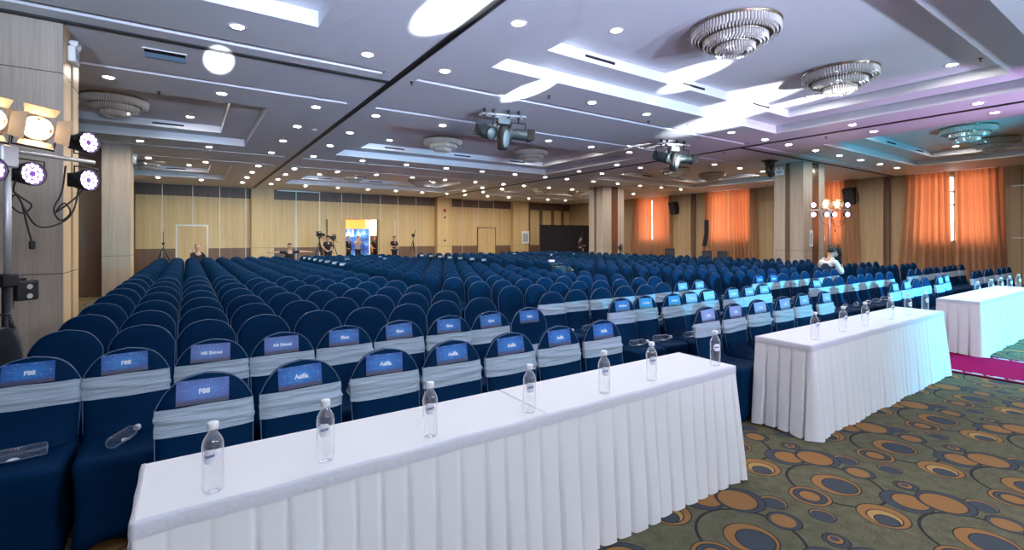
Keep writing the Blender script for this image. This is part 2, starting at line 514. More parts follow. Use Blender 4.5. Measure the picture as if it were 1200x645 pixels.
# columns and left side
def column(name, x0, x1, y0, y1, boxes):
    mb = MB()
    for b in boxes: mb.box(*b)
    return struct(name, mb, [M['oak'], M['oak_edge'], M['stripe'], M['dark_slot'], M['mirror']])
Z = ZC-.001
def grooves(x0, x1, y0, y1):
    return [(x0-.002, x1+.002, y0-.002, y1+.002, z-.004, z+.004, 3) for z in (1.19, 3.55)]
column('wall_left_front', 0, 0, 0, 0, [(XL, -1.22, 7.65, 8.10, 0, Z, 0), (XL, -1.26, 8.10, 8.25, 0, Z, 2), (XL, -1.22, 8.25, 8.61, 0, Z, 1),
       (XL, -1.218, 7.648, 8.10, 1.186, 1.194, 3), (XL, -1.218, 7.648, 8.10, 3.546, 3.554, 3), (XL, -1.218, 8.25, 8.612, 1.186, 1.194, 3), (XL, -1.218, 8.25, 8.612, 3.546, 3.554, 3),
       (-1.2199, -1.2185, 7.70, 8.098, 0, Z, 1)])  # side slab coloured as if warmly lit from the right
column('wall_left_middle', 0, 0, 0, 0, [(-1.93, -1.32, 16.95, 17.85, 0, Z, 0), (-1.36, -1.318, 17.1, 17.85, 0, Z, 1), (-1.932, -1.316, 16.948, 17.852, 1.11, 1.118, 3)])
for nm, y0 in (('wall_right_front', 7.75), ('wall_right_middle', 17.0)):
    y1 = y0+.95
    column(nm, 0, 0, 0, 0, [(16.83, 18.3, y0+.03, y1-.03, 0, Z, 2), (16.8, 17.849, y0, y0+.42, 0, Z, 0), (16.8, 17.2, y1-.36, y1, 0, Z, 0), (17.85, 18.3, y0, y1, 0, Z, 0),
       (17.42, 17.85, y0-.012, y0+.3, 0, Z, 4), (16.798, 17.42, y0-.002, y0+.42, 1.186, 1.194, 3), (16.798, 17.2, y1-.36, y1+.002, 1.186, 1.194, 3), (17.85, 18.302, y0-.002, y1, 1.186, 1.194, 3)])
struct('wall_left', MB().box(XL-.2, XL, YF, YB, 0, ZC), M['plaster'])
mb = MB(); mb.box(XL, -2.0, 17.55, 17.75, 0, ZC); mb.box(-2.2, -2.0, 17.75, YB, 0, ZC)
mb.box(XL, -2.0, 17.53, 17.55, 0, 1.35, 1)
struct('wall_left_back', mb, [M['plaster'], M['stripe']])
struct('wall_front', MB().box(XL, XR, YF-.2, YF, 0, ZC), M['panel'])

# right wall with four windows
WIN = [(5.75, 1.15), (10.2, 1.15), (14.75, 1.25), (19.85, 1.2)]
mb = MB()
zs0, zs1 = 1.45, 4.0
ycur = YF
for (yc, hw) in WIN:
    mb.box(XR, XR+.25, ycur, yc-hw, 0, ZC); mb.box(XR, XR+.25, yc-hw, yc+hw, 0, zs0); mb.box(XR, XR+.25, yc-hw, yc+hw, zs1, ZC)
    ycur = yc+hw
mb.box(XR, XR+.25, ycur, YB+.2, 0, ZC)
struct('wall_right', mb, M['right_wall'])
for i, (yc, hw) in enumerate(WIN):
    mb = MB()
    for y in (yc-hw, yc-.03, yc+hw-.06): mb.box(XR+.1, XR+.16, y, y+.06, zs0, zs1)
    for z in (zs0, 2.85, 3.35, zs1-.06): mb.box(XR+.1, XR+.16, yc-hw, yc+hw, z, z+.06)
    w = struct('window_%d' % (i+1), mb, M['trim_light'])
    MB().box(XR+.12, XR+.13, yc-hw, yc+hw, zs0, zs1).build('pane', M['glass'], w)
for y0, y1 in ((7.9, 8.55), (12.35, 12.8), (17.1, 17.8)):
    mb = MB(); mb.box(XR-.22, XR-.001, y0, y1, 0, ZC-.002, 0)
    mb.box(XR-.12, XR-.001, y0-.18, y0, 0, ZC-.002, 1); mb.box(XR-.12, XR-.001, y1, y1+.9, 0, ZC-.002, 2)
    trim(mb, [M['right_wall'], M['stripe'], M['right_wall']])
for y in (3.95, 3.2, 1.6):
    trim(MB().box(XR-.012, XR-.001, y-.01, y+.01, 0, ZC), M['stripe'])
trim(MB().box(XR-.02, XR-.001, YF, 4.2, 3.42, 3.47), M['trim_light'])
trim(MB().box(XR-.02, XR-.001, YF, 4.2, 1.60, 1.63), M['trim_light'])
trim(MB().box(XR-.03, XR-.002, 7.16, 7.22, 1.6, ZC-.01), M['trim_light'])

# foyer seen through the open doors
mb = MB()
mb.box(2.0, 15.0, 33.9, 34.1, 0, 5.0, 0); mb.box(1.8, 2.0, YB+.2, 34.1, 0, 5.0, 1); mb.box(15.0, 15.2, YB+.2, 34.1, 0, 5.0, 1); mb.box(1.8, 15.2, YB+.2, 34.1, 4.6, 4.8, 1)
mb.box(10.35, 11.4, 32.5, 33.9, 0, 4.6, 1)
mb.box(7.0, 10.0, 33.7, 33.9, 2.95, 3.1, 1); mb.box(7.6, 9.2, 33.75, 33.9, 3.3, 3.7, 1)
struct('wall_foyer', mb, [M['orange_wall'], M['white_wall']])

# doors in the back wall
def door_frame(x0, x1, h, w=.07, m='trim_light', y=YB):
    mb = MB()
    mb.box(x0-w, x0, y-.05, y-.001, 0, h+w); mb.box(x1, x1+w, y-.05, y-.001, 0, h+w); mb.box(x0, x1, y-.05, y-.001, h, h+w)
    return mb, M[m]
mb, m = door_frame(-.42, .76, 2.18)
d = struct('door_1', mb, m)
for x0, x1, s in ((-.42, .165, 1), (.175, .76, -1)):
    l = MB().box(x0, x1, YB-.035, YB-.002, .01, 2.175).build('door_leaf', M['panel'], d)
    xh = x1-.06 if s > 0 else x0+.06
    MB().cone((xh, YB-.036, 1.0), (xh, YB-.07, 1.0), .03, .03, 10).build('door_handle', M['trim_light'], l)
mb, m = door_frame(16.05, 17.4, 2.28, .05, 'stripe')
d = struct('door_3', mb, m)
for x0, x1, s in ((16.05, 16.72, 1), (16.735, 17.4, -1)):
    l = MB().box(x0, x1, YB-.035, YB-.002, .01, 2.275).build('door_leaf', M['panel'], d)
    xh = x1-.06 if s > 0 else x0+.06
    MB().cone((xh, YB-.036, 1.0), (xh, YB-.07, 1.0), .03, .03, 10).build('door_handle', M['trim_light'], l)
mb = MB()
mb.box(DX0-.06, DX0, YB-.03, YB+.2, 0, DZ); mb.box(DX1, DX1+.06, YB-.03, YB+.2, 0, DZ); mb.box(DX0-.06, DX1+.06, YB-.03, YB+.2, DZ, DZ+.06)
d = struct('door_2', mb, M['oak_edge'])
for (xa, xb) in ((DX0-1.02, DX0-.07), (DX1+.07, DX1+1.02)):
    l = MB().box(xa, xb, YB-.09, YB-.04, .02, DZ-.03).build('door_leaf', M['panel'], d)
    xe = xa if xa < DX0-.5 else xb
    MB().box(xe-.02, xe+.02, YB-.10, YB-.03, .02, DZ-.03).build('door_edge', M['stripe'] if xa < DX0 else M['trim_light'], l)

# dark glazed door in the left alcove
mb = MB(); mb.box(-4.1, -4.0, 17.42, 17.53, 0, 3.1); mb.box(-2.75, -2.65, 17.42, 17.53, 0, 3.1); mb.box(-4.1, -2.65, 17.42, 17.53, 3.0, 3.1)
d = struct('door_4', mb, M['stripe'])
MB().box(-4.0, -2.75, 17.46, 17.5, .05, 3.0).build('door_leaf', M['dark_slot'], d)

# ------------------------------------------------------------------ curtains
def curtain(y_top0, y_top1, y_bot0, y_bot1, folds, ph, label, group):
    rows, cols = 26, folds*8
    P = []
    for j in range(rows):
        t = j/(rows-1); z = .02 + t*(ZC-.03)
        e = (1-t)**1.6
        a = y_top0 + (y_bot0-y_top0)*e; b = y_top1 + (y_bot1-y_top1)*e
        r = []
        for i in range(cols+1):
            u = i/cols
            amp = .062 + .03*math.sin(5*u+ph) + .03*(1-t)
            x = XR - .20 + amp*(math.sin(2*PI*folds*u + ph + 1.1*math.sin(5.3*u+ph*2) + .6*e*math.sin(4*u)) + .3*math.sin(2*PI*folds*2.3*u+ph))
            r.append((x, a+(b-a)*u, z))
        P.append(r)
    o = MB().grid(P).build('curtain', M['curtain'])
    tag(o, label, 'curtain', group)
    return o
cs = ['nearest the camera', 'behind the near right column', 'beside the middle wall pier', 'farthest down the side wall']
for i, (yc, hw) in enumerate(WIN):
    gap = .06 if i == 0 else .03
    e = .28
    curtain(yc+gap, yc+hw+.28, yc-.02, yc+hw+.28+e*.9, 7, i*1.3, 'orange floor-length curtain, far-side panel of the window %s' % cs[i], 'orange window curtains')
    curtain(yc-hw-.22, yc-gap, yc-hw-.22-e*.35, yc-.10, 7, i*1.3+2, 'orange floor-length curtain, near-side panel of the window %s' % cs[i], 'orange window curtains')

# ------------------------------------------------------------------ red runner in the centre aisle
mb = MB(); x0, x1 = 7.58, 8.98
mb.box(x0, x1, -6, 21.5, .002, .012, 0)
for (a, b) in ((x0, x0+.05), (x1-.05, x1)): mb.box(a, b, -6, 21.5, .003, .0135, 1)
for (a, s) in ((x0+.055, 1), (x1-.055-.075, -1)):
    mb.box(a, a+.075, -6, 21.5, .003, .0134, 1)
    k = 0; y = -6.0
    while y < 21:
        mb.box(a+.006, a+.03, y, y+.13, .003, .0142, 2); mb.box(a+.035, a+.068, y+.02, y+.11, .003, .0142, 2)
        mb.box(a+.02, a+.05, y+.135, y+.16, .003, .0142, 2)
        y += .18
o = mb.build('carpet_runner', [M['red'], M['red_dark'], M['sash']])
tag(o, 'magenta red carpet runner with white patterned border down the centre aisle', 'carpet')

# ------------------------------------------------------------------ skirted tables
def make_table(x0, x1, y0, y1, label, seam=True):
    t = thing('banquet_table', label, 'table', ((x0+x1)/2, (y0+y1)/2, 0), 0, 'skirted banquet tables')
    hx, hy = (x1-x0)/2, (y1-y0)/2
    for (a, b) in ((-hx, -.0015), (.0015, hx)):
        MB().rbox(a, b, -hy, hy, .715, .75, .008, 2).build('tabletop', M['cloth'], t)
    # perimeter of the skirt, starting at the back left corner and running round the front
    per = [(-hx, hy), (-hx, -hy), (hx, -hy), (hx, hy)]
    segs = []
    L = 0
    pts = []
    for k in range(3):
        (ax, ay), (bx, by) = per[k], per[k+1]
        ln = math.hypot(bx-ax, by-ay); n = max(2, int(ln/.0075))
        dx, dy = (bx-ax)/ln, (by-ay)/ln
        for i in range(n + (1 if k == 2 else 0)):
            s = ln*i/n
            cflare = 0
            pts.append((ax+dx*s, ay+dy*s, dy, -dx, L+s, min(s, ln-s)))
        L += ln
    rng = random.Random(int(x0*100)+5)
    bound = [0.0]
    while bound[-1] < L+.2: bound.append(bound[-1]+rng.uniform(.095, .135))
    amps = [rng.uniform(.75, 1.2) for _ in bound]
    P = []
    zs = [.722, .70, .66, .58, .46, .34, .22, .12, .05, .012]
    import bisect
    for z in zs:
        f = (.722-z)/.71
        row = []
        for (x, y, nx, ny, s, c) in pts:
            k = bisect.bisect_right(bound, s)-1
            u = (s-bound[k])/(bound[k+1]-bound[k])
            # a pleat: nearly flat panel, then a sharp tuck back
            w = (.70+.30*u/.84)*min(1.0, u/.10) if u < .84 else max(-1.8, 1-2.8*(u-.84)/.08) if u < .92 else -1.8+1.8*(u-.92)/.08
            w += .18*math.sin(PI*min(1, u/.84))
            wob = .004*math.sin(s*7+z*5)
            off = .003 + f**.9*(.032 + wob) + w*amps[k]*(.0022+.024*f)
            if c < .13: off += f*.035*(1-c/.13)
            row.append((x+nx*off, y+ny*off, z + (.008*math.sin(s*9) if z < .03 else 0)))
        P.append(row)
    MB().grid(P).build('skirt', M['cloth'], t)
    B = []
    for z, o in ((.7503, -.007), (.749, .006), (.742, .0088), (.716, .0100), (.70, .0095)):
        B.append([(x+nx*(o+.0012*math.sin(s*31)), y+ny*(o+.0012*math.sin(s*31)), z+.0015*math.sin(s*13)) for (x, y, nx, ny, s, c) in pts])
    MB().grid(B).build('hem_band', M['hem'], t)
    for lx in (-hx+.12, hx-.12):
        m = MB()
        for ly in (-hy+.06, hy-.06): m.tube([(lx, ly, .71), (lx, ly, 0)], .014, 8)
        m.tube([(lx, -hy+.06, .1), (lx, hy-.06, .1)], .01, 8)
        m.build('leg', M['black'], t)
    return t
TY0, TY1 = 1.842, 2.30
make_table(-.14, 3.055, TY0, TY1, 'long white skirted table nearest the camera, holding seven water bottles')
make_table(4.13, 7.34, TY0, TY1, 'long white skirted table beyond the first one, left of the red runner')
make_table(8.86, 12.07, TY0, TY1, 'long white skirted table at right edge, beyond the red runner')

# ------------------------------------------------------------------ water bottles
def bottle_proto():
    t = thing('water_bottle', 'clear water bottle', 'bottle')
    prof = [(.004, .006), (.020, .0), (.029, .003), (.0318, .012), (.0325, .03), (.0315, .045), (.0325, .06), (.0325, .10), (.0315, .125), (.0325, .14), (.0325, .158), (.030, .172), (.023, .188), (.0155, .198), (.0130, .204), (.0130, .212)]
    MB().lathe(prof, 20).build('bottle_body', M['bottle'], t)
    MB().lathe([(.0165, .2125), (.0175, .214), (.0175, .232), (.016, .2345)], 18).build('cap', M['cap'], t)
    # curved front label
    P = []
    for j in range(5):
        z = .105 + j*.012
        P.append([(.0334*math.sin(a), -.0334*math.cos(a), z) for a in [(-.72+1.44*i/8)*math.sqrt(max(.15, 1-((j-2)/2.4)**2)) for i in range(9)]])
    lb = MB().grid(P).build('label', M['film'], t)
    sq = []
    for i in range(33):
        u = i/32; a = -.42 + .84*u
        sq.append((.0345*math.sin(a), -.0345*math.cos(a), .128 + .0045*math.sin(u*26) + .006*u))
    MB().tube(sq, .0011, 5).build('script_lettering', M['blue_ink'], lb)
    return t
BOT = bottle_proto()
used = [False]
def bottle(loc, rot, label, group):
    if not used[0]:
        used[0] = True; o = BOT
        o.location = loc; o.rotation_euler = rot; o['label'] = label
    else: o = copy_tree(BOT, loc, rot=rot, label=label)
    o['group'] = group
    return o
t1 = [(.07, 1.92), (.44, 1.94), (.87, 1.925), (1.40, 1.92), (1.91, 1.92), (2.31, 1.925), (2.94, 1.915)]
t2 = [(4.38, 1.93), (4.97, 1.95), (5.48, 1.96), (6.15, 1.97), (6.62, 1.96), (7.2, 1.97)]
t3 = [(9.40, 1.98), (10.12, 1.98), (10.72, 1.99), (11.24, 1.98), (11.90, 1.99)]
for tb, nm in ((t1, 'table nearest the camera'), (t2, 'middle white table'), (t3, 'far right white table')):
    for i, (x, y) in enumerate(tb):
        a = math.atan2(x, -(-y)) # turn the label roughly to the room's front
        bottle((x, y, .7502), (0, 0, -.3-.05*i), 'clear water bottle upright on the %s, %s from its near end' % (nm, ORD[i]), 'water bottles on the white tables')

# ------------------------------------------------------------------ covered chairs
CH = .95
def back_w(z):
    return .203 - .010*math.exp(-((z-.46)/.14)**2) + .004*math.sin(z*5)
def back_c(z):
    return .185 + .052*max(0, (z-.46)/.49)**1.15 + .02*max(0, (.40-z)/.4)
def ztop(u):
    a = abs(u)
    return CH - .115*a**4 - .03*a
def back_pt(u, v, side, off=0.0, z=None):
    zz = v*ztop(u) + .01*(1-v) if z is None else z
    x = u*back_w(zz)
    th = .030*(1-.75*abs(u)**7)
    top = max(0, (zz-(ztop(u)-.06))/.06)
    th *= 1-.55*top**2
    y = back_c(zz) + (th if side > 0 else -th)
    if side < 0: y -= .075*math.exp(-max(0, zz-.462)/.05)*(1-.5*abs(u)**4) if zz > .40 else .03
    y += off if side > 0 else -off
    if off: x *= 1+off/.21
    return (x, y, zz)
def backrest(nu, nv):
    mb = MB()
    us = [-1+2*i/nu for i in range(nu+1)]
    vs = [0, .2, .42] + [.47+(1-.47)*j/nv for j in range(nv+1)]
    Fr = [[back_pt(u, v, -1) for u in us] for v in vs]
    Bk = [[back_pt(u, v, 1) for u in reversed(us)] for v in vs]
    rings = [a+b for a, b in zip(Fr, Bk)]
    mb.loft(rings, 0, True, False)
    n = len(us); o = len(mb.v)-2*n
    for i in range(n-1): mb.f.append([o+i, o+i+1, o+2*n-2-i, o+2*n-1-i]); mb.m.append(0); mb.sm.append(True)
    return mb
def rr(hx, y0, y1, r, n, zf):
    pts = []
    cs_ = [(hx-r, y1-r, 0), (-hx+r, y1-r, PI/2), (-hx+r, y0+r, PI), (hx-r, y0+r, 1.5*PI)]
    for k, (cx, cy, a0) in enumerate(cs_):
        for i in range(n+1):
            a = a0 + PI/2*i/n
            pts.append((cx+r*math.cos(a), cy+r*math.sin(a)))
        nx, ny, na = cs_[(k+1) % 4]
        ex, ey = cx+r*math.cos(a0+PI/2), cy+r*math.sin(a0+PI/2)
        sx, sy = nx+r*math.cos(na), ny+r*math.sin(na)
        for i in range(1, 4): pts.append((ex+(sx-ex)*i/4, ey+(sy-ey)*i/4))
    return [(x, y, zf(x, y)) for x, y in pts]
def seat(n=4):
    hx, y0, y1 = .200, -.235, .20
    arch = lambda x, y: .012 + .055*max(0, 1-(x/.19)**2)*(1 if y < y0+.03 or y > y1-.03 else 0) + .05*max(0, 1-((y+.02)/.19)**2)*(1 if abs(x) > hx-.03 else 0)
    R = [rr(hx+.004, y0-.004, y1, .035, n, arch)]
    for z, ins in ((.10, .004), (.22, .012), (.33, .010), (.41, .002), (.445, .0), (.462, .006), (.472, .022), (.478, .06)):
        R.append(rr(hx-ins, y0+ins*1.1, y1-ins, max(.02, .045-ins*.2), n, lambda x, y, z=z: z))
    R.append(rr(.06, -.06, .06, .03, n, lambda x, y: .470))
    return MB().loft(R, 0, True, True)
def sash_mb(z0, z1, seed=0):
    rng = random.Random(seed); nu, nz = 14, 12
    us = [-1+2*i/nu for i in range(nu+1)]
    P = []
    k1, k2, k3 = rng.uniform(2, 5), rng.uniform(0, 6), rng.uniform(.3, .7)
    for j in range(nz+1):
        t = j/nz
        def q(u, s):
            zz = z0+(z1-z0)*t + .0015*math.sin(k1*u+k2)*(1-2*t)
            w = .0045 + .0022*math.sin(t*9+u*k1+k2)*(1-abs(2*t-1)) + .0075*math.exp(-((t-k3-.16*u*math.sin(k2))/.07)**2)
            return back_pt(u, 0, s, w, min(zz, ztop(u)-.004))
        row = [q(u, -1) for u in us] + [q(u, 1) for u in reversed(us)]
        P.append(row + [row[0]])
    return MB().grid(P)
def piping_mb():
    pts = [back_pt(-1, 0, -1, .001, z) for z in (.50, .6, .7, .76)]
    pts += [back_pt(u, 1.0, -1, .001) for u in [-1+2*i/28 for i in range(29)]]
    pts += [back_pt(1, 0, -1, .001, z) for z in (.76, .7, .6, .5)]
    return MB().tube(pts, .0025, 6)
ME = {'back': backrest(16, 14).mesh('backrest', M['navy']), 'seat': seat().mesh('seat', M['navy']), 'pipe': piping_mb().mesh('piping', M['piping'])}
ME['sash'] = [sash_mb(.678, .806, s).mesh('sash', M['sash']) for s in range(5)]
ME['sash_low'] = sash_mb(.50, .61, 9).mesh('sash', M['sash'])
def card_mesh(mat):
    return MB().box(-.108, .108, -.001, .001, -.057, .057).mesh('name_card', mat)
ME['card'] = [card_mesh(m) for m in M['cards']]
WORDS = {w: text_mesh(w, .032 if len(w) < 8 else .027, bold=.0012) for w in ('F88', 'Asilla', 'MB Shinsei', 'Bkav')}
for m in WORDS.values(): m.materials.append(M['white_ink'])

sm = backrest(8, 7)
sf = seat(2); o0 = len(sm.v); sm.add(sf.v, sf.f, 0, True)
ME['simple'] = sm.mesh('banquet_chair', [M['navy']])

rowsY = [2.80, 3.70, 4.62] + [4.62+.875*k for k in range(1, 18)]
def row_x(r, b):
    if b == 0: return [.07+.447*i for i in range(7)] if r == 0 else [-.72+.425*i for i in range(9)]
    if b == 1:
        if r == 0: return [4.14, 4.57, 5.07, 5.56, 6.06, 6.56]
        if r == 1: return [3.93, 4.34, 4.78, 5.14, 5.54, 6.0, 6.42, 6.84]
        return [3.68+.425*i for i in range(8)]
    if b == 2: return [8.78+.50*i for i in range(6)] if r == 0 else [8.40+.425*i for i in range(8)]
    return [12.95+.46*i for i in range(7)] if r == 0 else [12.6+.425*i for i in range(9)]
chairs = []
for r, Y in enumerate(rowsY):
    for b in range(4):
        xs = row_x(r, b)
        for i, x in enumerate(xs):
            rng = random.Random(r*1000+b*100+i)
            jx, jy, ja = rng.uniform(-.008, .008), rng.uniform(-.03, .03), rng.uniform(-.04, .04)
            if r < 2 and b == 0: jx *= .3; jy *= .3
            chairs.append(dict(r=r, b=b, i=i, n=len(xs), x=x+jx, y=Y-.235+jy, a=ja, d=(x+jx)*SN+(Y+jy)*CS))
vis = [c for c in chairs if in_frame(c['x'], c['y']+.2, .93, 30) or in_frame(c['x'], c['y'], .3, 10)]
vis.sort(key=lambda c: c['d'])
indiv, far = vis[:300], vis[300:]
BN = ['left block', 'block before runner', 'block beyond runner', 'far right block']
words1 = {(0, 0, 0): 'F88', (1, 0, 0): 'F88', (1, 0, 1): 'F88', (1, 0, 2): 'MB Shinsei', (1, 0, 3): 'MB Shinsei', (1, 0, 4): 'Bkav', (1, 0, 5): 'Bkav'}
for c in indiv:
    r, b, i, n = c['r'], c['b'], c['i'], c['n']
    has_sash = r < 2 or (r == 2 and b in (1, 2) and True)
    has_card = (r == 0 and b < 3 and not (b == 2 and i in (2, 3))) or (r == 1 and b < 2) or (r == 1 and b == 2 and i == 0) or (r == 2 and b == 1 and i >= 6) or (r == 2 and b == 2 and i < 2)
    low = (r == 1 and b == 0 and i == 8)
    look = 'navy chair'
    if has_sash and has_card: look += ' with sash and name card'
    elif has_sash: look += ' with sash, no card'
    else: look = 'plain navy covered chair'
    lab = '%s, %s row, %s from left, %s' % (look, ORD[r], ORD[i], BN[b])
    if low: lab = 'navy chair with name card and slipped sash, second row beside first aisle'
    loc = (c['x'], c['y'], 0)
    grp = 'covered chairs with sashes in the front rows' if has_sash else 'plain covered chairs behind the front rows'
    if c['d'] < 8.6 or has_sash:
        t = thing('banquet_chair', lab, 'chair', loc, c['a'], grp)
        bk = link('backrest', ME['back'], t)
        link('piping', ME['pipe'], bk)
        link('seat', ME['seat'], t)
        if has_sash: link('sash', ME['sash_low'] if low else ME['sash'][(r*7+i*3+b) % 5], t)
        if has_card:
            big = (b == 0)
            w = words1.get((r, b, i), 'Asilla' if r == 0 else ('Bkav' if b == 0 else 'MB Shinsei'))
            mi = 0
            if b == 0: mi = 1 if (w == 'MB Shinsei' or (r, i) == (0, 0)) else 0
            if b == 1: mi = 2 if (r == 0 or i >= 3) else 0
            if b == 2: mi = 2 if r < 2 else 0  # paler cards carry the painted glare
            zc = .868
            y1 = back_pt(0, 0, -1, 0, .925)[1]; y0 = back_pt(0, 0, -1, 0, .81)[1]
            tilt = math.atan2(y1-y0, .115)
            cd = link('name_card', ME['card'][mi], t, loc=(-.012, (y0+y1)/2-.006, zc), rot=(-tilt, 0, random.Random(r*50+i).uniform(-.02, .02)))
            cd.rotation_euler = (-tilt, random.Random(r*50+i+b).uniform(-.03, .03), 0)
            link('lettering', WORDS[w], cd, loc=(.005, -.0022, 0))
    else:
        o = link('banquet_chair', ME['simple'], None, loc, c['a'])
        tag(o, lab, 'chair', grp)
# everything beyond the three hundred chairs that show largest
mb = MB(); sv = ME['simple']
base_v = [v.co.copy() for v in sv.vertices]; base_f = [list(p.vertices) for p in sv.polygons]
for c in far:
    mt = Matrix.Translation((c['x'], c['y'], 0)) @ Matrix.Rotation(c['a'], 4, 'Z')
    mb.add(base_v, base_f, 0, True, mt)
    if (c['b'] in (1, 2) and c['i'] < 1 and c['r'] >= 13) or (c['b'] == 0 and c['i'] == 0 and c['r'] >= 17) or (c['r'] in (16, 18) and c['b'] > 0 and (c['i']*7+c['r']) % 3 == 0):
        mb.box(-.085, .085, .135, .139, .82, .89, 1, mt)
o = mb.build('distant_banquet_chairs', [M['navy'], M['sash']])
tag(o, 'navy covered chairs filling the back rows of the hall', 'chairs', None, 'stuff')

# bottles lying on the seats
SZ = .5105
lying = []
def lie(x, y, ang, lab):
    bottle((x, y, SZ), (PI/2, 0, ang), lab, 'water bottles lying on chair seats')
for c in indiv:
    r, b, i = c['r'], c['b'], c['i']
    if (b == 0 and (r > 2)) or r > 3 or (r == 0 and b != 0) : continue
    if (r == 0 and b == 0) or (b == 3): continue
    if b == 0 and r == 2: continue
    rng = random.Random(r*77+b*13+i)
    ang = PI/2 + rng.uniform(-.25, .25) if b else rng.uniform(-1.3, 1.3)
    dx = .10 if b else .0
    if (r, b, i) == (1, 0, 0): ang = -PI/2+.1
    if (r, b, i) == (1, 0, 1): ang = PI-.45
    L = Matrix.Rotation(ang, 3, 'Z') @ Vector((0, 1, 0))
    lie(c['x']+L.x*.11, c['y']-.03+L.y*.11, ang, 'water bottle lying on seat, %s row, %s chair of %s' % (ORD[r], ORD[i], BN[b]))

# ------------------------------------------------------------------ ceiling fittings
def downlight_proto():
    t = thing('ceiling_downlight', 'x', 'ceiling light')
    t.scale = (1.3, 1.3, 1.0)
    MB().lathe([(.052, -.001), (.056, -.006), (.078, -.007), (.082, -.001)], 24, cap=False).build('trim_ring', M['lamp_trim'], t)
    mb = MB(); n = 20
    mb.add([(.052*math.cos(2*PI*i/n), .052*math.sin(2*PI*i/n), -.003) for i in range(n)], [list(range(n))[::-1]])
    mb.build('lens', M['lamp'], t)
    return t
DL = downlight_proto(); dl_used = False
pos = []
xl = [round(7.8+1.52*n, 2) for n in range(-3, 4)]
xrow = [-4.2, -2.6, -1.04, .49, 2.06] + xl + [13.55, 15.1, 16.65, 18.2, 19.75, 21.3]
rown = ['just behind the first coffers', 'just ahead of the second coffers', 'just behind the second coffers', 'just ahead of the third coffers', 'nearest the back wall']
for k, Y in enumerate((6.63, 9.86, 15.85, 19.05, 25.05)):
    for i, X in enumerate(xrow): pos.append((X, Y, ZC, 'round white downlight, %s from left in the ceiling row %s' % (ORD[i], rown[k])))
cn = {2.06: 'left of the left ceiling track', 3.24: 'right of the left ceiling track', 12.36: 'left of the right ceiling track', 13.55: 'right of the right ceiling track'}
for X in cn:
    for j, Y in enumerate((2.6, 4.67, 11.8, 13.75, 21.0, 22.95)):
        pos.append((X, Y, ZC, 'round white downlight %s, %s from the front' % (cn[X], ORD[j])))
for ci, (x0, x1, y0, y1) in enumerate(coves):
    for ix, X in enumerate((x0+1.22, x1-1.26)):
        for iy, Y in enumerate((y0+1.15, y1-1.35)):
            pos.append((X, Y, ZC+.36, 'downlight inside the %s coffer of the %s row, %s %s corner' % (('left', 'middle', 'right')[ci % 3], ORD[ci//3], ('near', 'far')[iy], ('left', 'right')[ix])))
def ceiling_hidden(x, y, z):
    return False
for (x, y, z, lab) in pos:
    if not in_frame(x, y, z, 4): continue
    if not dl_used: dl_used = True; o = DL; o.location = (x, y, z); o['label'] = lab
    else: o = copy_tree(DL, (x, y, z), label=lab)
    o['group'] = 'recessed ceiling downlights'

def chandelier_proto():
    t = thing('crystal_chandelier', 'x', 'chandelier')
    MB().lathe([(.56, -.001), (.58, -.012), (.575, -.03), (.53, -.036), (.05, -.036)], 48).build('mounting_plate', M['brass'], t)
    for (R, z0, z1, n, rows) in ((.555, -.035, -.165, 84, 3), (.40, -.165, -.27, 64, 3), (.245, -.27, -.37, 44, 3)):
        mb = MB()
        for rr_ in range(rows):
            rad = R - rr_*.042
            nn = max(20, int(n*rad/R))
            za, zb = z0, z1 - .012*rr_
            for k in range(nn):
                a = 2*PI*(k+.5*(rr_ % 2))/nn
                ca, sa = math.cos(a), math.sin(a)
                w = PI*rad/nn*.82
                m4 = Matrix.Translation((ca*rad, sa*rad, 0)) @ Matrix.Rotation(a, 4, 'Z')
                zm = zb + (za-zb)*.25
                mb.add([(0, -w, za), (.010, 0, za), (0, w, za), (-.010, 0, za), (0, -w, zm), (.012, 0, zm), (0, w, zm), (-.012, 0, zm), (0, 0, zb)],
                       [(0, 1, 5, 4), (1, 2, 6, 5), (2, 3, 7, 6), (3, 0, 4, 7), (4, 5, 8), (5, 6, 8), (6, 7, 8), (7, 4, 8)], 0, False, m4)
        mb.build('crystal_tier', M['crystal'], t)
        mb = MB()
        for q in (R+.012, R-.03):
            mb.tube([(q*math.cos(2*PI*k/48), q*math.sin(2*PI*k/48), z0-.004) for k in range(48)], .007, 6, closed=True)
        mb.build('tier_ring', M['brass'], t)
    mb = MB(); mb.lathe([(.02, -.05), (.20, -.06), (.17, -.30), (.10, -.36), (.01, -.372)], 20)
    mb.build('inner_core', M['crystal'], t)
    return t
CD = chandelier_proto(); cd_used = False
rowd = ['nearest', 'second', 'farthest']
for ci, (x0, x1, y0, y1) in enumerate(coves):
    yc = (y0+y1)/2
    xs = [(-3.9, 'left'), (-1.25, 'right')] if ci % 3 == 0 else ([(6.22, 'left'), (9.42, 'right')] if ci % 3 == 1 else [(16.9, 'left'), (19.5, 'right')])
    for X, sd in xs:
        if not in_frame(X, yc, ZC+.1, 20): continue
        lab = 'tiered round crystal chandelier, %s one in the %s coffer of the %s row' % (sd, ('left', 'middle', 'right')[ci % 3], rowd[ci//3])
        if not cd_used: cd_used = True; o = CD; o.location = (X, yc, ZC+.36); o['label'] = lab
        else: o = copy_tree(CD, (X, yc, ZC+.36), label=lab)
        o['group'] = 'tiered crystal chandeliers'

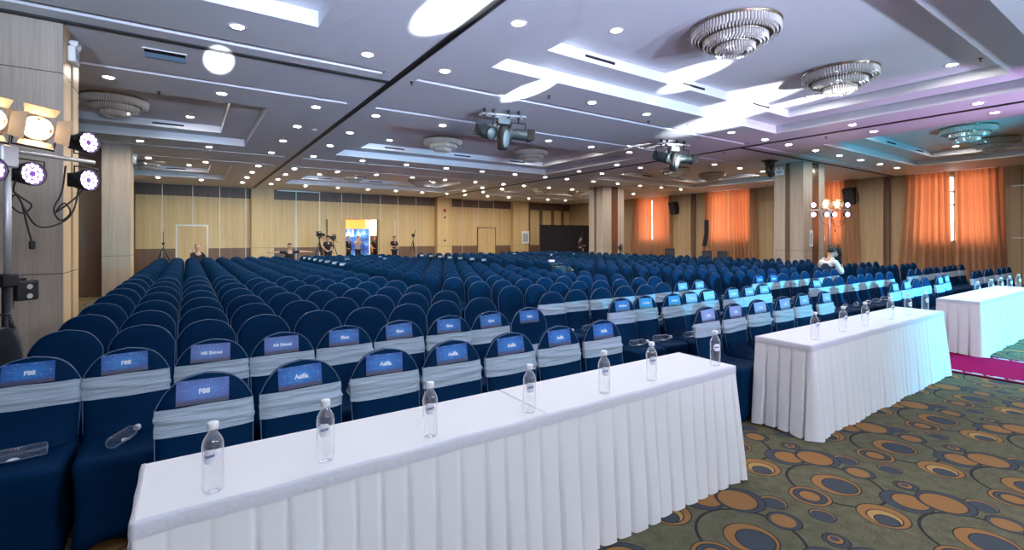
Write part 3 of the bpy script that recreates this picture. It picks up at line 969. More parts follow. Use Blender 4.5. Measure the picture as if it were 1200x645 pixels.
k = 0
for ci, (x0, x1, y0, y1) in enumerate(coves[:8]):
    yi = y1-.59; xm = (x0+x1)/2
    for j, X in enumerate([xm-2.4, xm, xm+2.3] if ci % 3 == 1 else [xm-.6, xm+1.8]):
        if not in_frame(X, yi, ZC+.28): continue
        o = MB().rbox(X-.32, X+.32, yi-.012, yi+.002, ZC+.255, ZC+.295, .004, 1).build('air_slot', M['dark_slot'])
        tag(o, 'narrow dark air slot, %s in the far inner edge of the %s coffer, %s row' % (ORD[j], ('left', 'middle', 'right')[ci % 3], ORD[ci//3]), 'air vent', 'air slots in the coffers')

t = thing('air_grille', 'white rectangular air grille with dark opening in the left ceiling, near the wood column', 'air vent', (-.26, 8.2, ZC))
mb = MB(); 
mb.box(-.25, .25, -.17, -.15, -.012, 0); mb.box(-.25, .25, .15, .17, -.012, 0); mb.box(-.25, -.23, -.15, .15, -.012, 0); mb.box(.23, .25, -.15, .15, -.012, 0)
mb.build('frame', M['white'], t)
mb = MB(); mb.box(-.23, .23, -.15, .15, -.002, -.001); mb.build('opening', M['dark_slot'], t)
mb = MB(); mt = Matrix.Translation((0, .06, -.008)) @ Matrix.Rotation(-.18, 4, 'X'); mb.box(-.23, .23, -.08, .09, -.003, .0, 0, mt); mb.build('louvre', M['blue_box'], t)

SP = None
spr = [(-.62, 5.35), (-.42, 10.35), (3.02, 6.15+1.25), (5.35, 6.75), (8.3, 7.0), (10.6, 2.2), (13.3, 5.6), (13.2, 8.3)]
spl = ['above the left wood column', 'ahead of the left coffer', 'left of the bright ceiling patch', 'right of the bright ceiling patch', 'behind the main coffer', 'inside the main coffer', 'beside the right ceiling track', 'past the right ceiling track crossing']
for (x, y), l in zip(spr, spl):
    z = ZC+.36 if (x, y) == (10.6, 2.2) else ZC
    o = MB().lathe([(.035, 0), (.035, -.004), (.012, -.008), (.011, -.028), (.004, -.032), (.004, -.045), (.022, -.047), (.022, -.051)], 12).build('fire_sprinkler', M['black'])
    o.location = (x, y, z); tag(o, 'small dark fire sprinkler on the ceiling, %s' % l, 'sprinkler', 'fire sprinklers')
o = MB().lathe([(.06, 0), (.058, -.02), (.04, -.035), (.01, -.038)], 18).build('smoke_detector', M['white']); o.location = (2.45, 11.9, ZC)
tag(o, 'white domed smoke detector beside the left ceiling track', 'smoke detector')

# fixtures on the ceiling: pipe with two spots and a moving head
def spot_can(parent, c, yaw, pitch, L, R, barn=False):
    Rm = Matrix.Translation(c) @ Matrix.Rotation(yaw, 4, 'Z') @ Matrix.Rotation(pitch, 4, 'X')
    mb = MB(); mb.cone((0, .5*L, 0), (0, -.5*L, 0), R*.92, R, 20, mat=Rm); mb.rbox(-R*.8, R*.8, .2*L, .62*L, -R*.8, R*.8, .02, 1, mat=Rm)
    for k in range(3): mb.tube([Rm @ Vector((R*1.02*math.cos(2*PI*i/20), -.1*L+.1*L*k, R*1.02*math.sin(2*PI*i/20))) for i in range(20)], .006, 5, closed=True)
    h = mb.build('lamp_housing', M['dark_green'], parent)
    mb = MB(); mb.lathe([(R*.98, .03), (R*1.08, .0), (R*.98, -.01), (R*.84, 0)], 20, cap=False, mat=Rm @ Matrix.Translation((0, -.5*L, 0)) @ Matrix.Rotation(PI/2, 4, 'X'))
    mb.build('lens_rim', M['black'], h)
    mb = MB(); mb.lathe([(R*.86, -.02), (R*.6, .012), (.001, .03)], 20, mat=Rm @ Matrix.Translation((0, -.5*L, 0)) @ Matrix.Rotation(PI/2, 4, 'X'))
    mb.build('lens', M['frost'], h)
    if barn:
        for k in range(4):
            mb = MB(); q = Rm @ Matrix.Translation((0, -.5*L, 0)) @ Matrix.Rotation(k*PI/2, 4, 'Y') @ Matrix.Translation((0, 0, R*1.05)) @ Matrix.Rotation(-.35 if k % 2 else .5, 4, 'X')
            mb.box(-R*.9, R*.9, -R*1.3, 0, 0, .006, 0, q); mb.build('barn_door', M['black'], parent)
    return h
def pipe_cluster(loc, rotz, label, mirror=1):
    t = thing('ceiling_light_cluster', label, 'stage lights', loc, rotz, 'stage light clusters on the ceiling')
    mb = MB()
    for y in (-.07, .07): mb.tube([(-.46, y, -.12), (.46, y, -.12)], .024, 10)
    for x in (-.46, -.15, .15, .46): mb.tube([(x, -.07, -.12), (x, .07, -.12)], .016, 8)
    mb.build('pipe_frame', M['steel'], t)
    mb = MB()
    for x in (-.38, -.2, .12, .34):
        mb.box(x-.018, x+.018, -.03, .03, -.15, 0.0)
        mb.cone((x, -.1, -.12), (x, .1, -.12), .012, .012, 8)
    mb.build('clamp', M['black'], t)
    def yoke(cx, w, zt, zb):
        mb = MB()
        mb.tube([(cx-w, 0, zb), (cx-w, 0, zt), (cx+w, 0, zt), (cx+w, 0, zb)], .014, 6)
        mb.tube([(cx, 0, zt), (cx, 0, -.13)], .014, 6)
        mb.build('yoke', M['black'], t)
    yoke(-.37*mirror, .16, -.2, -.45); yoke(.33*mirror, .15, -.24, -.45)
    spot_can(t, (-.37*mirror, 0, -.45), .55, .35, .34, .135, False)
    spot_can(t, (.30*mirror, -.02, -.47), 1.25, .12, .40, .115, True)
    mb = MB()
    mb.rbox(-.13, .13, -.1, .1, -.3, -.17, .03, 2)
    mb.build('moving_head_base', M['grey_plate'], t)
    mb = MB()
    for x in (-.15, .13): mb.rbox(x-.0, x+.03, -.06, .06, -.62, -.24, .012, 1)
    mb.build('moving_head_yoke', M['black'], t)
    q = Matrix.Translation((0, -.02, -.56)) @ Matrix.Rotation(.25, 4, 'X') @ Matrix.Rotation(.25, 4, 'Z')
    mb = MB(); prof = [(.085, -.24), (.11, -.2), (.125, -.05), (.125, .08), (.105, .2), (.06, .26)]
    rings = [[(r*math.cos(2*PI*i/18), r*.85*math.sin(2*PI*i/18), z) for i in range(18)] for r, z in prof]
    mb.loft(rings, 0, True, True, False, q); hd = mb.build('moving_head', M['black'], t)
    mb = MB(); mb.loft([[(.075*math.cos(2*PI*i/18)*s, -.112+yy, .17*math.sin(2*PI*i/18)*s-.01) for i in range(18)] for s, yy in ((1.05, .02), (1.05, -.004), (.9, -.012))], 0, True, True, False, q)
    mb.build('face_plate', M['grey_plate'], hd)
    return t
pipe_cluster((5.18, 8.0, ZC), -.25, 'cluster of stage spotlights hung under the ceiling left of centre')
pipe_cluster((10.45, 8.0, ZC), -.25, 'cluster of stage spotlights under the ceiling, farther right')
t = thing('moving_head_light', 'black moving head light hung under the ceiling by the right wood column', 'stage light', (15.85, 8.35, ZC))
MB().rbox(-.24, .24, -.16, .16, -.04, 0, .008, 1).build('base_plate', M['black'], t)
mb = MB(); mb.rbox(-.13, .13, -.11, .11, -.14, -.04, .02, 1)
for x in (-.16, .13): mb.rbox(x, x+.03, -.06, .06, -.36, -.06, .01, 1)
mb.build('yoke', M['black'], t)
q = Matrix.Translation((0, 0, -.34)) @ Matrix.Rotation(-.4, 4, 'X')
mb = MB(); mb.loft([[(r*math.cos(2*PI*i/16), r*math.sin(2*PI*i/16), z) for i in range(16)] for r, z in ((.07, -.2), (.11, -.17), (.12, 0), (.11, .12), (.06, .18))], 0, True, True, False, q)
h = mb.build('lamp_head', M['black'], t)
MB().lathe([(.085, 0), (.06, -.012), (.01, -.018)], 16, mat=q @ Matrix.Translation((0, 0, -.2))).build('lens', M['lens'], h)

# emergency lights, notices, alarm, wall loudspeakers
def emergency(loc, rotz, label):
    t = thing('emergency_light', label, 'emergency light', loc, rotz, 'twin-lamp emergency lights')
    MB().rbox(-.14, .14, -.075, 0, -.11, .08, .01, 1).build('battery_box', M['white'], t)
    for x in (-.075, .075):
        q = Matrix.Translation((x, -.05, .125)) @ Matrix.Rotation(.3 if x < 0 else -.3, 4, 'Z') @ Matrix.Rotation(PI/2+.25, 4, 'X')
        mb = MB(); mb.lathe([(.012, -.05), (.03, -.03), (.048, .02), (.05, .035), (.042, .03), (.01, .01)], 16, mat=q); mb.build('lamp_head', M['white'], t)
    MB().box(-.09, .09, -.0765, -.075, -.05, .03).build('sticker', M['blue_box'], t)
    return t
emergency((-1.217, 8.0, 3.88), PI/2, 'white twin-lamp emergency light high on the near left wood column')
emergency((16.797, 8.5, 3.86), -PI/2, 'white twin-lamp emergency light high on the near right wood column')
emergency((16.797, 17.75, 3.86), -PI/2, 'white twin-lamp emergency light on the middle right column, far down the hall')
emergency((-1.316, 17.6, 3.86), PI/2, 'white twin-lamp emergency light high on the second left column')
def notice(loc, rotz, w, h, label):
    t = thing('wall_notice', label, 'notice', loc, rotz, 'white notices')
    MB().box(-w/2, w/2, -.006, 0, -h/2, h/2).build('board', M['white'], t)
    MB().box(-w*.35, w*.35, -.0075, -.006, -h*.38, h*.3).build('printed_panel', M['sash'], t)
notice((17.3, 7.736, 1.6), 0, .24, .55, 'white upright notice board on the near right wood column')
notice((19.72, YB-.355, 1.66), 0, .62, .86, 'white notice board on the far pilaster beside the black screen')
o = MB().lathe([(.10, 0), (.10, .035), (.08, .05), (.02, .055)], 16, mat=Matrix.Rotation(PI/2, 4, 'X')).build('fire_alarm_bell', M['red_bell']); o.location = (13.45, YB-.356, 3.35)
tag(o, 'round red fire alarm bell high on the middle pilaster', 'fire alarm')
for z, w in ((2.9, 'below the red bell'), (1.45, 'at shoulder height')):
    o = MB().rbox(-.05, .05, -.04, 0, -.06, .06, .008, 1).build('call_point', M['black']); o.location = (13.45, YB-.356, z)
    tag(o, 'small dark call point box on the middle pilaster, %s' % w, 'call point')
def wall_speaker(loc, rotz, label):
    t = thing('wall_loudspeaker', label, 'loudspeaker', loc, rotz, 'wall loudspeakers')
    q = Matrix.Rotation(.28, 4, 'X')
    mb = MB(); mb.rbox(-.24, .24, -.38, -.08, -.36, .36, .03, 2, mat=q); mb.build('cabinet', M['black_cloth'], t)
    MB().box(-.2, .2, -.388, -.38, -.31, .31, 0, q).build('grille', M['grey_cloth'], t)
    MB().tube([(0, -.1, .05), (0, 0, .05)], .03, 8).build('bracket', M['black'], t)
wall_speaker((XR-.004, 9.05, 3.5), -PI/2-.15, 'black wall loudspeaker tilted down, between the near right windows')
wall_speaker((XR-.004, 18.2, 3.45), -PI/2-.15, 'black wall loudspeaker tilted down, beside the farthest orange curtains')

# ------------------------------------------------------------------ lamp stands
def par_mesh_parts():
    body = MB().lathe([(.03, -.17), (.062, -.165), (.085, -.12), (.105, -.04), (.112, 0.0), (.112, .03), (.106, .03), (.102, .004)], 24, cap=False)
    body.lathe([(.001, -.17), (.03, -.17)], 24, cap=False)
    for k in range(3): body.box(-.07, .07, -.07, .07, -.16+.03*k, -.152+.03*k)
    lens = MB(); n = 24
    lens.add([(.103*math.cos(2*PI*i/n), .103*math.sin(2*PI*i/n), .006) for i in range(n)], [list(range(n))])
    led = MB()
    for R, c, r in ((.078, 12, .0165), (.042, 6, .0165)):
        for k in range(c):
            a = 2*PI*k/c; led.lathe([(r, .008), (r*.8, .012), (.001, .014)], 10, mat=Matrix.Translation((R*math.cos(a), R*math.sin(a), 0)), cap=False)
    T = Matrix.Rotation(PI/2, 4, 'X')
    out = []
    for mb, nm, m in ((body, 'lamp_housing', M['black']), (lens, 'lens', M['led_dim']), (led, 'led_array', M['led'])):
        me = mb.mesh(nm, m); me.transform(T); out.append((nm, me))
    y = MB(); y.tube([(-.125, .02, 0), (-.125, .02, .0), (-.125, .02, .13), (.125, .02, .13), (.125, .02, 0)], .008, 6); y.cone((-.135, .02, 0), (-.1, .02, 0), .02, .02, 8); y.cone((.135, .02, 0), (.1, .02, 0), .02, .02, 8)
    out.append(('yoke', y.mesh('yoke', M['black'])))
    return out
PAR = par_mesh_parts()
def fresnel_parts():
    T = Matrix.Rotation(PI/2, 4, 'X')
    b = MB(); b.lathe([(.02, -.2), (.085, -.19), (.1, -.1), (.105, 0), (.11, .02), (.095, .02), (.09, 0)], 20, cap=False)
    b.box(-.08, .08, -.08, .08, -.18, -.06)
    bm = b.mesh('lamp_housing', M['barn']); bm.transform(T)
    l = MB()
    for (x, y) in ((.045, .045), (-.045, .045), (-.045, -.045), (.045, -.045)): l.lathe([(.043, .002), (.036, .014), (.001, .022)], 16, mat=Matrix.Translation((x, y, 0)))
    lm = l.mesh('lens', M['warm']); lm.transform(T)
    d = MB()
    for k in range(4):
        q = Matrix.Rotation(k*PI/2, 4, 'Z') @ Matrix.Translation((0, .108, .02)) @ Matrix.Rotation(.95 if k % 2 == 0 else .5, 4, 'X')
        d.add([(-.09, 0, 0), (.09, 0, 0), (.11, .10, 0), (-.11, .10, 0), (-.09, 0, .004), (.09, 0, .004), (.11, .10, .004), (-.11, .10, .004)], [(0, 1, 2, 3), (4, 7, 6, 5), (0, 4, 5, 1), (1, 5, 6, 2), (2, 6, 7, 3), (3, 7, 4, 0)], 0, False, q)
    dm = d.mesh('barn_doors', M['barn']); dm.transform(T)
    y = MB(); y.tube([(-.125, .06, 0), (-.125, .06, -.15), (.125, .06, -.15), (.125, .06, 0)], .008, 6)
    return [('lamp_housing', bm), ('lens', lm), ('barn_doors', dm), ('yoke', y.mesh('yoke', M['black']))]
FRE = fresnel_parts()

def light_stand(loc, rotz, H, pars, fres, side, look, legs):
    t = thing('light_stand', '%s' % look, 'light stand', loc, rotz, 'stage light stands')
    mb = MB(); mb.tube([(0, 0, .35), (0, 0, 1.35)], .030, 12); mb.build('lower_pole', M['black'], t)
    mb = MB(); mb.tube([(0, 0, 1.3), (0, 0, H+.02)], .020, 12); mb.build('upper_pole', M['steel'], t)
    mb = MB(); mb.rbox(-.045, .045, -.045, .045, 1.28, 1.37, .012, 1); mb.build('collar', M['black'], t)
    MB().cone((.04, 0, 1.33), (.10, 0, 1.33), .014, .014, 8).build('knob', M['black'], t)
    MB().cone((-.025, 0, 1.0), (-.10, 0, 1.0), .01, .01, 8).build('handle', M['black'], t)
    for a in legs:
        a = math.radians(a)-rotz
        m = MB(); m.tube([(0, 0, .75), (.34*math.cos(a), .34*math.sin(a), .015)], .014, 8); m.tube([(0, 0, .38), (.17*math.cos(a), .17*math.sin(a), .38)], .009, 6)
        m.build('leg', M['black'], t)
    mb = MB(); mb.tube([(-.56, 0, H), (.56, 0, H)], .016, 10); mb.build('crossbar', M['steel'], t)
    mb = MB(); mb.rbox(-.05, .05, -.03, .03, H-.12, H+.03, .01, 1); mb.build('bar_clamp', M['steel'], t)
    # cables, looped under the bar
    def cable(pts, nm='cable'):
        P = []
        for i in range(len(pts)-1):
            p0, p1, p2, p3 = [Vector(pts[max(0, min(len(pts)-1, i+d))]) for d in (-1, 0, 1, 2)]
            for s in range(6):
                u = s/6
                P.append(.5*((2*p1)+(-p0+p2)*u+(2*p0-5*p1+4*p2-p3)*u*u+(-p0+3*p1-3*p2+p3)*u**3))
        P.append(Vector(pts[-1]))
        MB().tube(P, .006, 6).build(nm, M['black'], t)
    cable([(.10, .03, H-.1), (.06, .04, H-.25), (.1, .05, H-.3), (.16, .03, H-.36), (.11, .04, H-.42), (.05, .05, H-.36), (.08, .04, H-.3), (.2, .05, H-.5), (.36, .05, H-.48), (.45, .04, H-.36), (.48, .03, H-.1)])
    cable([(.38, .03, H-.05), (.36, .04, H-.25), (.30, .03, H-.38), (.36, .05, H-.46), (.42, .04, H-.4), (.37, .03, H-.33), (.33, .05, H-.40), (.44, .04, H-.30), (.5, .03, H-.22)])
    cable([(.1, .03, H-.34), (.14, .04, H-.5), (.17, .04, H-.62)])
    cable([(-.3, .03, H-.1), (-.2, .05, H-.4), (-.03, .05, H-.5), (-.035, .035, 1.5), (-.04, .045, .9)])
    MB().rbox(.155, .185, .025, .055, H-.67, H-.61, .006, 1).build('plug', M['black'], t)
    if True:
        mb = MB(); mb.rbox(.03, .16, -.04, .04, 1.18, 1.32, .015, 2); mb.build('socket_box', M['black'], t)
        mb = MB()
        for z in (1.21, 1.275): mb.cone((.10, -.042, z), (.10, -.036, z), .018, .018, 12)
        mb.build('socket', M['steel'], t)
    lab = '%s light stand' % side
    for k, (x, dz, yaw) in enumerate(pars):
        q = Matrix.Translation(loc) @ Matrix.Rotation(rotz, 4, 'Z')
        p = q @ Vector((x, -.02, H+dz))
        o = thing('led_stage_light', 'round LED stage lamp, %s, %s' % (lab, ['left end above the bar', 'right end above the bar', 'left end below the bar', 'left of the pole below the bar', 'right of the pole below the bar', 'right end below the bar'][k]), 'stage light', p, rotz+yaw, 'LED lamps on the light stands')
        for nm, me in PAR:
            c = link(nm, me, o); c.scale = (.74, .74, .74)
            if nm == 'yoke' and dz > 0: c.scale = (.74, .74, -.74)
    for k, (x, dz, yaw) in enumerate(fres):
        q = Matrix.Translation(loc) @ Matrix.Rotation(rotz, 4, 'Z')
        p = q @ Vector((x, -.06, H+dz))
        o = thing('barn_door_spotlight', 'warm spotlight with barn doors, %s of the pole, %s' % (['left', 'right'][k], lab), 'stage light', p, rotz+yaw, 'warm spotlights on the light stands')
        o.rotation_euler = (.0, .12, rotz+yaw)
        for nm, me in FRE: link(nm, me, o).scale = (.85, .85, .85)
    return t
pz = .145
PARS = [(-.5, pz, -.1), (.5, pz, .05), (-.5, -pz, -.1), (-.105, -pz, -.05), (.125, -pz, .05), (.5, -pz, .1)]
FRES = [(-.14, .17, -.55), (.13, .17, -.5)]
light_stand((-1.0, 4.55, 0), math.radians(46), 2.20, PARS, FRES, 'left', 'black and steel stage light stand at left edge, in front of the wood column', (96, 180, 264))
light_stand((16.3, 6.75, 0), math.radians(-38), 2.47, PARS, [(-.165, .17, -.1), (.165, .17, .1)], 'right', 'black stage light stand beside the right wood column', (84, 0, 276))

def soft_bag(loc, rotz, h, w, label, mat='black_cloth'):
    t = thing('equipment_bag', label, 'bag', loc, rotz, 'black equipment bags')
    mb = MB(); rings = []
    rng = random.Random(int(h*100))
    for j in range(14):
        z = h*j/13; s = 1 - .10*math.sin(j*2.1) - (.25 if j in (0, 13) else 0) - .12*(j/13)
        rings.append([(w/2*s*(1+.05*math.sin(3*a+j))*math.copysign(abs(math.cos(a))**.6, math.cos(a)), w*.34*s*math.copysign(abs(math.sin(a))**.6, math.sin(a)), z+.012*math.sin(4*a+j)) for a in [2*PI*i/24 for i in range(24)]])
    mb.loft(rings); mb.build('bag_body', M[mat], t)
    MB().rbox(-w*.36, w*.36, -w*.40, -w*.28, h*.12, h*.5, .02, 2).build('front_pocket', M['grey_cloth'], t)
    MB().tube([(-w*.2, 0, h*.97), (-w*.15, 0, h*1.08), (w*.15, 0, h*1.08), (w*.2, 0, h*.97)], .012, 8).build('handle', M['black'], t)
    return t
def trunk(loc, rotz, w, d, h, label):
    t = thing('loudspeaker_cabinet', label, 'loudspeaker', loc, rotz, 'black cabinets by the right aisle')
    MB().rbox(-w/2, w/2, -d/2, d/2, .02, h, .035, 3).build('cabinet', M['black_cloth'], t)
    MB().rbox(-w*.42, w*.42, -d/2-.008, -d/2+.01, .1, h*.95, .006, 1).build('grille', M['grey_cloth'], t)
    for x in (-w*.35, w*.35):
        MB().box(x-.03, x+.03, -d*.4, d*.4, 0, .025).build('foot', M['black'], t)
    return t
soft_bag((-.885, 3.96, 0), math.radians(10), 1.08, .17, 'tall slim black gear bag at the foot of the left light stand', 'black_cloth')
soft_bag((16.30, 6.53, 0), 0, 1.30, .26, 'tall black gear bag leaning by the right light stand', 'black_cloth')
trunk((17.2, 10.9, 0), -.9, .34, .34, 1.1, 'black loudspeaker cabinet behind chairs, rightmost of the pair by the curtain')
trunk((16.95, 11.4, 0), -.9, .34, .34, 1.1, 'black loudspeaker cabinet behind chairs, under the slim column speaker')
trunk((17.0, 13.2, 0), -.9, .40, .36, 1.16, 'black loudspeaker cabinet standing alone, left of the slim column speaker')
t = thing('column_loudspeaker', 'slim black column speaker upright on a pole before the orange curtains', 'loudspeaker', (17.45, 11.75, 0), -.9)
MB().rbox(-.085, .085, -.07, .07, 1.78, 2.34, .015, 2).build('speaker_column', M['black_cloth'], t)
q = Matrix.Translation((.0, 0, 1.78)) @ Matrix.Rotation(.16, 4, 'Y')
MB().rbox(-.09, .09, -.05, .05, -.52, .0, .03, 2, mat=q).build('lower_column', M['black_cloth'], t)
MB().tube([(-.1, 0, 1.3), (-.09, 0, .02)], .02, 8).build('pole', M['black'], t)
MB().lathe([(.22, 0), (.22, .015), (.04, .03), (.02, .04)], 20, mat=Matrix.Translation((-.09, 0, 0))).build('base', M['black'], t)

# tripods and cameras
def tripod(loc, rotz, H, label, name, cat, spread=.42, top='camera'):
    t = thing(name, label, cat, loc, rotz)
    for k in range(3):
        a = k*2*PI/3+.5
        m = MB(); m.tube([(0, 0, H*.9), (spread*.5*math.cos(a), spread*.5*math.sin(a), H*.45)], .022, 8)
        m.tube([(spread*.5*math.cos(a), spread*.5*math.sin(a), H*.47), (spread*math.cos(a), spread*math.sin(a), .015)], .015, 8); m.build('leg', M['black'], t)
    MB().tube([(0, 0, H*.55), (0, 0, H)], .02, 8).build('centre_post', M['black'], t)
    if top == 'camera':
        MB().rbox(-.07, .07, -.07, .07, H, H+.07, .015, 1).build('tripod_head', M['black'], t)
        c = MB().rbox(-.075, .075, -.16, .18, H+.08, H+.27, .02, 2).build('camera_body', M['black'], t)
        MB().lathe([(.055, 0), (.06, .12), (.075, .16), (.07, .165), (.05, .15)], 16, mat=Matrix.Translation((0, -.15, H+.17)) @ Matrix.Rotation(PI/2, 4, 'X')).build('camera_lens', M['black'], c)
        MB().rbox(-.03, .03, .06, .26, H+.29, H+.35, .015, 1).build('viewfinder', M['black'], c)
        MB().tube([(0, -.1, H+.27), (0, -.08, H+.34), (0, .08, H+.34), (0, .1, H+.27)], .016, 6).build('top_handle', M['black'], c)
        MB().tube([(.03, .05, H+.05), (.2, .32, H-.12)], .012, 6).build('pan_bar', M['black'], t)
    elif top == 'rod':
        MB().tube([(0, 0, H), (0, 0, H+.55)], .013, 8).build('rod', M['black'], t)
        MB().rbox(-.05, .05, -.05, .05, H-.03, H+.06, .01, 1).build('clamp', M['black'], t)
    elif top == 'mic':
        MB().tube([(0, 0, H), (0, 0, H+.12)], .016, 8).build('rod', M['black'], t)
        MB().rbox(-.09, .09, -.05, .05, H+.02, H+.2, .02, 1).build('device', M['black'], t)
        MB().tube([(.05, 0, H+.1), (.16, 0, H+.42)], .016, 6).build('arm', M['black'], t)
    return t
tripod((-.88, 25.6, 0), 0, 1.35, 'thin black tripod stand at far left by the back wall', 'tripod_stand', 'tripod', .5, 'rod')
tripod((5.7, 26.4, 0), .5, 1.60, 'video camera on tall tripod, leftmost by the back wall', 'camera_tripod', 'camera', .42)
tripod((6.46, 26.7, 0), -.7, 1.45, 'video camera on tripod right behind the man in black cap', 'camera_tripod', 'camera', .42)
tripod((10.95, 26.6, 0), .2, 1.65, 'black stand with small device right of the open doorway', 'tripod_stand', 'tripod', .4, 'mic')
tripod((17.0, 16.0, 0), -1.0, .98, 'video camera on low tripod before the far curtains', 'camera_tripod', 'camera', .42)
t = tripod((7.62, 9.2, 0), PI/2-.1, .64, 'black camcorder on low tripod standing among chairs in the centre aisle', 'camera_tripod', 'camera', .35)
MB().rbox(-.05, .05, -.06+.22, .30, 1.02, 1.07, .012, 1).build('eyecup', M['paper'], t)
MB().tube([(0, -.1, .84), (0, -.42, .80)], .02, 8).build('microphone', M['steel'], t)

# black folding screen at the back
t = thing('folding_screen', 'wide black cloth screen standing before the far end of the back wall', 'screen', (21.2, 24.6, 0), -.05)
for k in range(4):
    w = 1.16; x = -2.32+k*w
    p = MB().rbox(x+.01, x+w-.01, -.02+.0, .02, .03, 2.46, .008, 1).build('screen_panel', M['black_cloth'], t)
for x in (-2.32, -1.16, 0, 1.16, 2.32):
    MB().box(x-.012, x+.012, -.028, .028, 0, 2.48).build('screen_frame', M['black'], t)
for x in (-2.1, 0, 2.1):
    MB().box(x-.02, x+.02, -.3, .3, 0, .02).build('foot', M['black'], t)

# printed backdrop in the foyer
t = thing('printed_backdrop', 'blue printed backdrop lettered AI, seen through the open doorway', 'backdrop', (9.0, 31.6, 0), 0)
MB().box(-1.2, .92, 0, .06, .02, 2.2).build('print_panel', M['poster'], t)
me = text_mesh('AI', .58, bold=.012, extrude=.004); me.materials.append(M['white_ink'])
link('lettering', me, t, loc=(-.33, -.006, 1.88))
for x in (-1.1, .8): MB().box(x-.03, x+.03, .06, .5, 0, .03).build('foot', M['black'], t)
t = thing('printed_banner', 'narrow dark printed banner right of the blue backdrop in the doorway', 'banner', (10.55, 31.4, 0), 0)
MB().box(-.6, .6, 0, .05, .02, 1.75).build('print_panel', M['grey_cloth'], t)
MB().box(-.4, .5, -.004, 0, .1, .9).build('lower_print', M['poster'], t)

# ------------------------------------------------------------------ people
def skin_mesh(name, verts, edges, radii, mat, sub=2):
    me = bpy.data.meshes.new(name); me.from_pydata(verts, edges, [])
    o = bpy.data.objects.new(name, me); COL.objects.link(o)
    md = o.modifiers.new('s', 'SKIN'); md.use_smooth_shade = True
    if not me.skin_vertices: me.attributes  # layer is made with the modifier
    for i, r in enumerate(radii):
        sv = me.skin_vertices[0].data[i]
        sv.radius = r if isinstance(r, tuple) else (r, r)
        sv.use_root = (i == 0)
    s = o.modifiers.new('u', 'SUBSURF'); s.levels = sub; s.render_levels = sub
    bpy.context.view_layer.update()
    ev = o.evaluated_get(bpy.context.evaluated_depsgraph_get())
    res = bpy.data.meshes.new_from_object(ev); res.name = name
    bpy.data.objects.remove(o); bpy.data.meshes.remove(me)
    res.materials.clear(); res.materials.append(mat)
    for p in res.polygons: p.use_smooth = True
    return res

